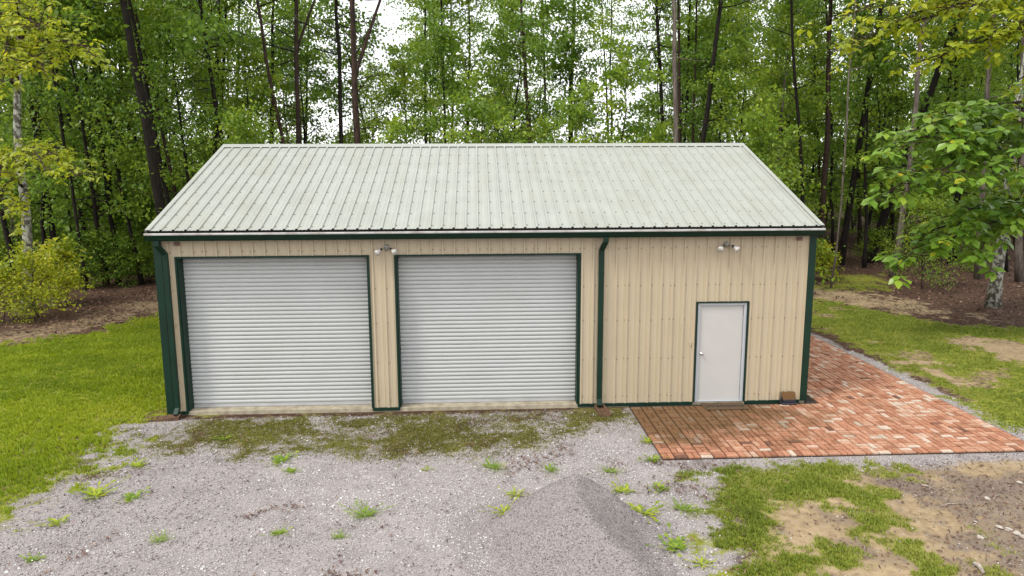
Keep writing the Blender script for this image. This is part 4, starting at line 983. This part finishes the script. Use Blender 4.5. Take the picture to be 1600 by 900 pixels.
# --- trunks one can pick out in the photograph: (x,y) low, (x,y) high, depth Y, width px, bark, fork, label
def trunk_tree(lo, hi, Y, wpx, barkm, label, fork=None, H=19.0, crown=True, name='pine_tree', seed=0, stubs=10, leafy=False):
    A, B = at(*lo, Y=Y), at(*hi, Y=Y); d = (B-A)/(B[2]-A[2]); gz_ = base_z((A-d*A[2])[0], Y); base = A+d*(gz_-A[2])
    dist = (A-CAM)@AX_F; rad = max(0.022, wpx*dist/FX/2); r = np.random.default_rng(abs(seed+int(lo[0]*7)))
    t = tag(empty(name, tuple(base)), label, 'tree', 'dark trunks of the wood')
    top = d*H; n = 13
    ln = wobble_line((0, 0, -0.2), top, n, 0.05, r); R_ = rad*(1.08-np.linspace(0, 1, n)*0.80); R_[0] *= 1.35
    mb = MB().tube(ln, R_, 9)
    def on(h):
        f = np.interp(h, ln[:, 2], np.arange(n)); k = int(min(f, n-2)); return ln[k]+(ln[k+1]-ln[k])*(f-k), float(np.interp(f, np.arange(n), R_))
    if fork:
        Cc, Dd = at(*fork[0], Y=Y)-base, at(*fork[1], Y=Y)-base; c0, cr = on(Cc[2]); e = (Dd-Cc)/np.linalg.norm(Dd-Cc)
        L2 = 6.0; mb.tube([c0-np.array([0, 0, 0.3]), c0+e*0.4, c0+e*L2*0.4+np.array([0, 0.1, 0.1]), c0+e*L2], [cr*0.6, cr*0.62, cr*0.5, cr*0.25], 7)
    for _ in range(stubs):
        h = r.uniform(3.0, min(14, H*0.75)); c0, cr = on(h); az = r.uniform(0, 6.28); L2 = r.uniform(0.5, 2.4); el = r.normal(0.2, 0.3); p = [c0]
        dv = np.array([math.cos(az)*math.cos(el), math.sin(az)*math.cos(el), math.sin(el)])
        for _k in range(3): dv = dv+r.normal(0, 0.16, 3); dv /= np.linalg.norm(dv); p.append(p[-1]+dv*L2/3)
        mb.tube(p, [0.028, 0.02, 0.013, 0.005], 4, False)
    mb.build('trunk', barkm, t, smooth=True)
    if crown:
        if leafy:      # broad crown high on the trunk
            o = obj('crown', LEAFY[int(r.integers(5))][1], t); k_ = r.uniform(0.9, 1.2); o.scale = (k_, k_, k_); o.location = tuple(d*(H-10.5*k_)); o.rotation_euler = (0, 0, r.uniform(0, 6)); return t
        limbs, cr_ = PINES[int(r.integers(3))]; o = obj('crown', cr_, t); o.rotation_euler = (-d[1], d[0], r.uniform(0, 6)) if False else (0, math.atan(d[0]), 0); o2 = obj('limbs', limbs, t); o2.rotation_euler = o.rotation_euler
    return t
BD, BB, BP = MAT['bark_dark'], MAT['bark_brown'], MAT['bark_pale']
TR = [((553, 225), (549, 0), 15, 13, BB, 'thick brown forked pine above the left part of the roof ridge', ((556, 118), (597, 0))),
 ((533, 225), (529, 0), 20, 8, BD, 'dark straight pine just left of the forked pine', None),
 ((467, 200), (460, 0), 19, 9, BB, 'forked pine with its fork high above the roof, left of the thick pine', ((465, 78), (494, 0))),
 ((444, 220), (402, 0), 18, 7, BB, 'brown pine leaning left above the left roof end', None),
 ((349, 222), (317, 0), 17, 8, BD, 'dark slender pine leaning left at the left end of the ridge', None),
 ((251, 329), (196, 60), 14, 17, BD, 'thickest black trunk leaning left beside the left roof slope', None),
 ((266, 315), (240, 190), 15, 8, BD, 'dark trunk right behind the thickest leaning trunk', None),
 ((273, 300), (254, 215), 17, 6, BB, 'thin brown trunk between the leaning trunks and the roof', None),
 ((90, 385), (76, 300), 19, 9, BD, 'stout dark trunk right of the lichen tree on the left', None),
 ((117, 416), (106, 292), 17, 4, BD, 'thin dark trunk in the left wood beside the stout trunk', None),
 ((131, 419), (95, 220), 16, 5, BD, 'thin trunk leaning left in the left wood', None),
 ((143, 393), (126, 278), 20, 7, BD, 'dark trunk in the middle of the left wood', None),
 ((162, 390), (152, 292), 21, 5, BD, 'slim dark trunk right of the middle of the left wood', None),
 ((182, 396), (172, 315), 20, 6, BD, 'dark trunk left of the crossing pair in the left wood', None),
 ((214, 413), (178, 237), 17, 6, BD, 'dark trunk leaning left closest to the garage corner', None),
 ((190, 396), (188, 300), 22, 4, BD, 'thin upright trunk crossing behind the leaning one', None),
 ((17, 399), (3, 335), 18, 8, BD, 'dark trunk at the left picture edge behind the bush', None),
 ((690, 225), (688, 0), 24, 5, BD, 'thin dark trunk above the ridge over the right roller door', None),
 ((668, 220), (666, 30), 30, 6, BD, 'dark trunk half hidden in leaves left of the ridge middle', None),
 ((728, 200), (731, 0), 27, 5, BB, 'thin grey brown trunk above the middle of the ridge', None),
 ((826, 222), (815, 0), 22, 8, BB, 'grey brown trunk right of the middle of the ridge', None),
 ((849, 220), (848, 0), 25, 5, BP, 'pale thin trunk right of the middle of the ridge', None),
 ((889, 150), (893, 40), 28, 9, BD, 'dark trunk mostly hidden by leaves right of the pale thin trunk', None),
 ((1036, 200), (1027, 0), 25, 8, BD, 'dark trunk just left of the pale bare trunk', None),
 ((1052, 195), (1050, 0), 14, 9, BP, 'pale bare straight trunk above the right part of the roof', None),
 ((1067, 195), (1074, 40), 26, 6, BD, 'dark thin trunk just right of the pale bare trunk', None),
 ((1087, 190), (1088, 0), 24, 5, BB, 'thin brown trunk between pale trunk and leaning trunk', None),
 ((1104, 195), (1128, 0), 18, 9, BD, 'dark trunk leaning right above the right end of the ridge', None),
 ((1128, 190), (1138, 0), 28, 5, BD, 'thin dark trunk behind the right leaning trunk', None),
 ((1256, 325), (1245, 122), 18, 6, BD, 'dark trunk beside the right roof slope', None),
 ((1286, 320), (1296, 70), 20, 10, BB, 'stout reddish pine right of the roof slope', None),
 ((1308, 372), (1328, 150), 14, 3, BP, 'very thin pale sapling trunk right of the garage', None),
 ((1322, 350), (1352, 165), 21, 10, BD, 'broad dark trunk leaning right in the right wood', None),
 ((1405, 360), (1437, 120), 17, 9, BP, 'grey trunk leaning right behind the big leaved branches', None),
 ((1436, 190), (1462, 120), 22, 13, BD, 'black trunk just right of the leaning grey trunk', None),
 ((1462, 345), (1472, 240), 24, 8, BD, 'dark trunk behind the middle of the big leaved branches', None),
 ((1495, 350), (1497, 250), 22, 9, BD, 'dark trunk left of the lichen tree on the right', None),
 ((1527, 420), (1532, 330), 16, 8, BP, 'grey trunk close behind the right lichen tree', None),
 ((1597, 440), (1600, 330), 15, 10, BP, 'grey trunk at the right picture edge', None)]
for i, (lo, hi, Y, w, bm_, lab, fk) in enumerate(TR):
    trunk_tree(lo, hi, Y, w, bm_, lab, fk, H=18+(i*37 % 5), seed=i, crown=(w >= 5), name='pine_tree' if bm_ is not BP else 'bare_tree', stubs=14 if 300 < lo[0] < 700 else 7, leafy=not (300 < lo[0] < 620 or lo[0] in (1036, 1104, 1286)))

# --- leafy trees: chosen ones, then the wood behind
KEY = [(405, 19, 0, 0.95, 'leafy tree with a full low crown above the left end of the ridge'), (300, 15.5, 1, 0.9, 'leafy tree beside the left end of the roof ridge'), (700, 20, 4, 0.95, 'leafy tree above the ridge right of the forked pine'), (640, 24, 0, 1.0, 'leafy tree behind the fork of the thick pine'),
 (790, 23, 1, 1.0, 'leafy tree above the middle of the roof ridge'), (965, 17, 2, 1.15, 'bright leafy tree above the ridge left of the pale bare trunk'), (900, 24, 4, 1.0, 'leafy tree right of the ridge middle'), (1150, 17, 0, 0.95, 'leafy tree at the right end of the roof ridge'), (1085, 25, 1, 0.95, 'leafy tree behind the pale bare trunk'),
 (1215, 20, 3, 0.9, 'tall leafy tree above the right roof slope'), (1360, 20, 4, 1.05, 'leafy tree in front of the right wood'), (1500, 21, 0, 1.1, 'leafy tree behind the big leaved branches'), (150, 17, 1, 1.0, 'leafy tree in the upper left wood'), (60, 19, 4, 1.1, 'leafy tree behind the lichen tree on the left'), (230, 20, 0, 1.05, 'leafy tree behind the thick leaning trunk'),
 (610, 14, 5, 1.0, 'bushy tree just behind the ridge right of the forked pine'), (745, 15, 2, 0.95, 'bushy tree low behind the ridge over the right roller door'), (905, 14.5, 2, 0.9, 'bushy tree close behind the ridge right of its middle'), (1185, 13.5, 5, 1.05, 'bushy tree close to the right end of the ridge'), (380, 13.5, 5, 1.05, 'bushy tree close to the left end of the ridge'), (165, 17.5, 1, 1.05, 'leafy tree in front of the upper part of the thick leaning trunk'), (1590, 18, 1, 1.0, 'leafy tree at the upper right picture edge'), (480, 27, 1, 1.0, 'leafy tree behind the two forked pines'), (555, 23, 5, 1.0, 'small leafy tree at the foot of the thick forked pine'), (1020, 20, 5, 1.0, 'small leafy tree at the foot of the pale bare trunk'), (840, 19, 5, 1.05, 'small leafy tree just behind the ridge middle')]
for i, (px, Y, k, s, lab) in enumerate(KEY):
    p = at(px, 262, Y=Y); place('leafy_tree', LEAFY[k], p[0], p[1], s, i*1.3, lab, 'tree', 'leafy trees at the wood edge')
r = np.random.default_rng(77); placed = [(at(px, 262, Y=Y)[0], Y) for px, Y, *_ in KEY]
MARKS = [(-60, 'the left picture edge'), (42, 'the lichen tree on the left'), (140, 'the thin trunks of the left wood'), (225, 'the thick leaning trunk'), (330, 'the left end of the ridge'), (440, 'the left leaning pine'), (553, 'the thick forked pine'), (690, 'the left half of the ridge'), (820, 'the middle of the ridge'),
         (950, 'the right half of the ridge'), (1051, 'the pale bare trunk'), (1135, 'the right end of the ridge'), (1245, 'the right roof slope'), (1330, 'the broad right leaning trunk'), (1420, 'the grey leaning trunk'), (1500, 'the big leaved branches'), (1560, 'the lichen tree on the right'), (1680, 'the right picture edge')]
USED = {}
def landmark_label(lead, px, Y):
    d, m = min((abs(px-q), m) for q, m in MARKS); q = [q for q, mm in MARKS if mm == m][0]
    side = 'behind' if d < 14 else 'left of' if px < q else 'right of'
    dep = 'near ' if Y < 25 else 'farther ' if Y < 36 else 'distant ' if Y < 47 else 'farthest '
    lab = dep+lead+' '+side+' '+m
    USED.setdefault(lab, []).append(px)
    return lab
cnt = 0; tries = 0
while cnt < 86 and tries < 6000:
    tries += 1
    Y = r.uniform(17, 56); px = r.uniform(-140, 1740); p = at(px, 262, Y=Y); x = p[0]
    mid = 340 < px < 1200
    if mid and (r.random() < (0.75 if px < 700 else 0.5) or Y > 46): continue
    if any((x-a)**2+(Y-b)**2 < (3.3 if not mid else 3.4)**2 for a, b in placed): continue
    if px < 260 and Y < 20: continue
    if px > 1250 and Y < 25: continue
    placed.append((x, Y)); k = int(r.choice([0, 1, 2, 3, 4, 5], p=[.2, .2, .18, .12, .18, .12])); cnt += 1
    lead = ['low branched tree', 'deep green tree', 'short leafy tree', 'tall pale tree', 'broad deep green tree', 'small bushy tree'][k]
    place('leafy_tree', LEAFY[k], x, Y, r.uniform(0.85, 1.25), r.uniform(0, 6.28), landmark_label(lead, px, Y), 'tree', 'leafy trees inside the wood', (r.normal(0, 0.04), r.normal(0, 0.04)))
# dark trunks deeper in the wood
cnt = 0
while cnt < 58:
    Y = r.uniform(21, 52); px = r.uniform(-120, 1720)
    if 380 < px < 1180 and r.random() < 0.55: continue
    if px > 1250 and Y < 26: continue
    cnt += 1; w = r.uniform(0.14, 0.30)
    trunk_tree((px, 300), (px+r.normal(0, 9), 60), Y, w*FX/(Y+14), [BD, BD, BB][cnt % 3], landmark_label(('slim ' if w < 0.2 else 'thick ' if w > 0.26 else '')+['black', 'dark', 'brown'][cnt % 3]+' trunk', px, Y), None, H=r.uniform(16, 22), seed=500+cnt, stubs=5, leafy=True, name='forest_tree')['group'] = 'dark trunks inside the wood'

# --- the two near trees with branches hanging into view
def limb_tree(name, base, H, r0, limbs, lsize, matb, matl, label, seed, whorl, lean=(0, 0), wr=0.5, dens=1.0):
    """trunk plus hand-placed limbs (start height, end point relative to base, leaf clusters)"""
    r = np.random.default_rng(seed); t = tag(empty(name, (base[0], base[1], base_z(base[0], base[1]))), label, 'tree')
    ln = wobble_line((0, 0, -0.2), (lean[0], lean[1], H), 12, 0.05, r); R_ = r0*(1.15-np.linspace(0, 1, 12)*0.9); R_[0] *= 1.45; R_[1] *= 1.08
    MB().tube(ln, R_, 12).build('trunk', matb, t, smooth=True)
    P, D, N, LT = [], [], [], []; lm = MB()
    for (h, end, ncl, sp) in limbs:
        f = np.interp(h, ln[:, 2], np.arange(12)); k = int(min(f, 10)); c0 = ln[k]+(ln[k+1]-ln[k])*(f-k); e = np.array(end, float)
        n = 9; ts = np.linspace(0, 1, n); pts = c0+(e-c0)*ts[:, None]; pts[:, 2] += np.sin(ts*math.pi)*0.10*np.linalg.norm(e-c0); pts[1:-1] += r.normal(0, 0.06, (n-2, 3))
        lm.tube(pts, np.linspace(0.055, 0.012, n), 6, False)
        ncl = int(ncl*dens)
        for c in range(ncl):
            u = 0.30+0.70*(c+r.random())/ncl; q = u*(n-1); k = int(min(q, n-2)); b0 = pts[k]+(pts[k+1]-pts[k])*(q-k); ax = (pts[k+1]-pts[k])/np.linalg.norm(pts[k+1]-pts[k])
            off = r.normal(0, sp, 3)*np.array([1, 1, 0.55]); tip = b0+off+ax*0.2; lm.tube([b0, b0+off*0.5+np.array([0, 0, 0.04]), tip], [0.012, 0.009, 0.005], 4, False)
            g = off/np.linalg.norm(off)*0.6+ax*0.5; ct = r.normal(0, 0.12)
            for j in range(whorl):
                a = 2*math.pi*(j+r.random()*0.5)/whorl; dv = np.array([math.cos(a), math.sin(a), r.normal(-0.30, 0.28)])+g*0.45
                P.append(tip+r.normal(0, 0.04, 3)-g*r.uniform(0, 0.25)); D.append(dv); N.append(np.array([r.normal(0, 0.3), r.normal(0, 0.3)-0.25, 1.0])); LT.append(ct)
    lm.build('limbs', MAT['bark_brown'], t, smooth=True)
    P, D, N, LT = map(np.array, (P, D, N, LT)); m = len(P)
    tone = np.clip(0.45+LT+r.normal(0, 0.15, m)+(r.random(m) < 0.012)*0.5, 0, 1)
    obj('crown', leaf_mesh('crown', P, D, N, lsize*r.uniform(0.6, 1.2, m), wr, matl, tone, big=True), t)
    return t
rb = at(1553, 478)
def rel(px, py, Y, b): p = at(px, py, Y=Y); return (p[0]-b[0], p[1]-b[1], p[2])
limb_tree('lichen_tree', rb, 13, 0.165, [
  (5.0, rel(1400, 235, 4.5, rb), 26, 0.50), (4.4, rel(1385, 300, 4.8, rb), 24, 0.45), (5.6, rel(1450, 195, 5.5, rb), 24, 0.5), (5.2, rel(1500, 225, 4.5, rb), 24, 0.5), (4.6, rel(1470, 270, 4.2, rb), 22, 0.45),
  (6.2, rel(1600, 190, 4.5, rb), 22, 0.6), (5.0, rel(1590, 260, 4.0, rb), 20, 0.5), (3.2, rel(1400, 415, 5.5, rb), 24, 0.32), (3.0, rel(1470, 380, 5.0, rb), 20, 0.36), (3.0, rel(1530, 400, 5.0, rb), 18, 0.34), (3.4, rel(1600, 345, 5.0, rb), 20, 0.45),
  (9, (3.5, -4.0, 10.5), 22, 0.8), (9.5, (4, 2, 11.5), 22, 0.8), (10, (-1, 4, 12.5), 22, 0.8)],
  0.36, MAT['bark_lichen'], MAT['leaf_big'], 'lichen spotted tree on the right with very large leaves on low branches', 9, 8, (0.45, 0.1), dens=1.9)
rb2 = (26.5, 4.0)
limb_tree('overhanging_tree', rb2, 16, 0.25, [
  (9.0, rel(1320, 20, 5.0, rb2), 34, 0.55), (8.5, rel(1300, 75, 5.5, rb2), 34, 0.42), (9.5, rel(1400, 30, 5, rb2), 34, 0.6), (8.0, rel(1440, 90, 4.5, rb2), 34, 0.42), (9.8, rel(1480, 10, 4.5, rb2), 32, 0.6), (8.2, rel(1520, 60, 4.0, rb2), 30, 0.5), (9.0, rel(1590, 40, 4.0, rb2), 26, 0.6), (7.6, rel(1590, 120, 4.0, rb2), 20, 0.4),
  (12, (3, 3, 14), 22, 0.9), (12, (3, -3, 14), 22, 0.9), (13, (-4, 2, 15), 22, 0.9)],
  0.24, MAT['bark_brown'], MAT['leaf_lime'], 'tree with lime green leaves hanging into the upper right corner', 19, 8, (0.2, 0.2), dens=2.4)
lbA, lbB = at(43, 400, Y=11.8), at(38, 150, Y=11.8); lbd = (lbB-lbA)/(lbB[2]-lbA[2]); lb = lbA-lbd*lbA[2]
limb_tree('lichen_tree', lb, 14, 0.155, [
  (8.2, rel(150, 85, 6.5, lb), 34, 0.36), (8.6, rel(60, 40, 6.0, lb), 34, 0.6), (8.4, rel(10, 90, 6.0, lb), 34, 0.55), (7.8, rel(70, 110, 6.0, lb), 26, 0.36), (7.6, rel(0, 125, 6.0, lb), 22, 0.35), (9.2, rel(30, 0, 6.5, lb), 34, 0.6), (9.3, rel(-40, 40, 6.5, lb), 22, 0.6),
  (5.0, rel(120, 270, 6.5, lb), 34, 0.30), (4.8, rel(70, 262, 6.0, lb), 24, 0.28), (4.7, rel(0, 275, 6.0, lb), 28, 0.36), (4.3, rel(5, 325, 6.0, lb), 14, 0.22), (3.5, rel(15, 360, 6.5, lb), 14, 0.24), (4.8, rel(-60, 270, 6.0, lb), 22, 0.5),
  (10, (-3, 3, 12), 22, 0.9), (11, (-3, -3, 12.5), 22, 0.9), (11, (3, 2, 13.5), 22, 0.9)],
  0.20, MAT['bark_lichen'], MAT['leaf_lime'], 'pale lichen trunk on the left with yellow green leafy branches', 29, 8, (lbd[0]*14, 0.0), dens=1.55)

# --- shrubs
LIME = leafy_tree(204, 2.3, 1.9, 0.15, 40, 10, 0.13, MAT['bark_brown'], MAT['leaf_lime'], 0.03)
LIME2 = leafy_tree(205, 1.3, 0.75, 0.15, 18, 10, 0.13, MAT['bark_brown'], MAT['leaf_lime'], 0.02)
def shrub(px, py, proto, s, lab, grp='shrubs at the wood edge'):
    q = at(px, py); return place('shrub', proto, q[0], q[1], s, random.uniform(0, 6.28), lab, 'shrub', grp, part=('stems', 'crown'))
shrub(55, 493, LIME, 0.80, 'large yellow green bush on the left below the lichen tree')
shrub(8, 500, LIME, 0.62, 'small yellow green bush at the left picture edge')
shrub(95, 470, LIME2, 1.4, 'yellow green bush just right of the large left bush')
shrub(165, 446, SHRUBS[0], 1.0, 'dark low shrub right of the large yellow green bush')
shrub(205, 443, SHRUBS[2], 0.75, 'dark shrub nearest the left garage corner')
shrub(130, 448, SHRUBS[2], 0.8, 'dark shrub between the bush and the low shrub')
shrub(235, 440, SHRUBS[1], 0.9, 'low shrub touching the left wall of the garage in view')
shrub(1283, 436, LIME2, 1.0, 'small lime green shrub right of the garage corner')
shrub(1365, 408, SHRUBS[1], 1.0, 'low shrub on the brown leaf floor right of the garage')
shrub(1440, 448, leafy_tree(206, 3.4, 1.5, 0.3, 40, 14, 0.085, MAT['bark_brown'], MAT['leaf_mid'], 0.04), 1.0, 'layered young tree behind the low big leaved branch')
shrub(1525, 425, SHRUBS[0], 0.8, 'green shrub behind the right lichen trunk')
r = np.random.default_rng(91)
for k in range(36):
    px = r.uniform(-130, 320) if k % 2 else r.uniform(1240, 1730); Y = r.uniform(18.5, 34) if k % 2 else r.uniform(30, 44); p = at(px, 262, Y=Y)
    place('shrub', SHRUBS[int(r.integers(3))], p[0], Y, r.uniform(0.8, 1.6), r.uniform(0, 6.28), landmark_label('undergrowth shrub', px, Y), 'shrub', 'undergrowth %s of the garage' % ('left' if k % 2 else 'right'), part=('stems', 'crown'))

# --- far wood: one mass of leaves behind the trees one can tell apart
n = 130000
fx_ = rng.uniform(-75, 95, n); fy_ = rng.uniform(52, 95, n)
lim = 5.2+9.0*sstep(12, 34, np.abs(fx_-8))+5.0*(fbm(fx_, fy_, 0.12, 14)-0.5)*2
hz_ = rng.random(n)**1.1*np.maximum(lim, 2.5)
clump = fbm(fx_+hz_*0.7, fy_, 0.35, 15)+0.5*(fbm(fx_, hz_, 0.6, 18)-0.5); kk = clump > 0.42
fx_, fy_, hz_ = fx_[kk], fy_[kk], hz_[kk]; n = len(fx_)
me = leaf_mesh('distant_wood', np.stack([fx_, fy_, hz_], -1), rng.normal(0, 1, (n, 3)), np.stack([rng.normal(0, 0.6, n), rng.normal(0, 0.6, n), np.ones(n)], -1), rng.uniform(0.22, 0.5, n), 0.7, MAT['leaf_deep'], np.clip(rng.normal(0.6, 0.22, n), 0, 1))
tag(obj('distant_wood', me), 'far green mass of leaves behind the trunks', 'wood', kind='stuff')

# things that would share a label: add which one of them it is, counted from the left
same = {}
for o in list(bpy.data.objects):
    if o.parent is None and o.get('label') in USED and len(USED[o['label']]) > 1: same.setdefault(o['label'], []).append(o)
for lab, os_ in same.items():
    os_.sort(key=lambda o: float(np.dot(np.array(o.location)-CAM, AX_R)/np.dot(np.array(o.location)-CAM, AX_F)))
    words = ['left one', 'right one'] if len(os_) == 2 else ['first', 'second', 'third', 'fourth', 'fifth', 'sixth', 'seventh'][:len(os_)]
    for o, w in zip(os_, words): o['label'] = lab+', '+(w+' of two' if len(os_) == 2 else w+' from the left')
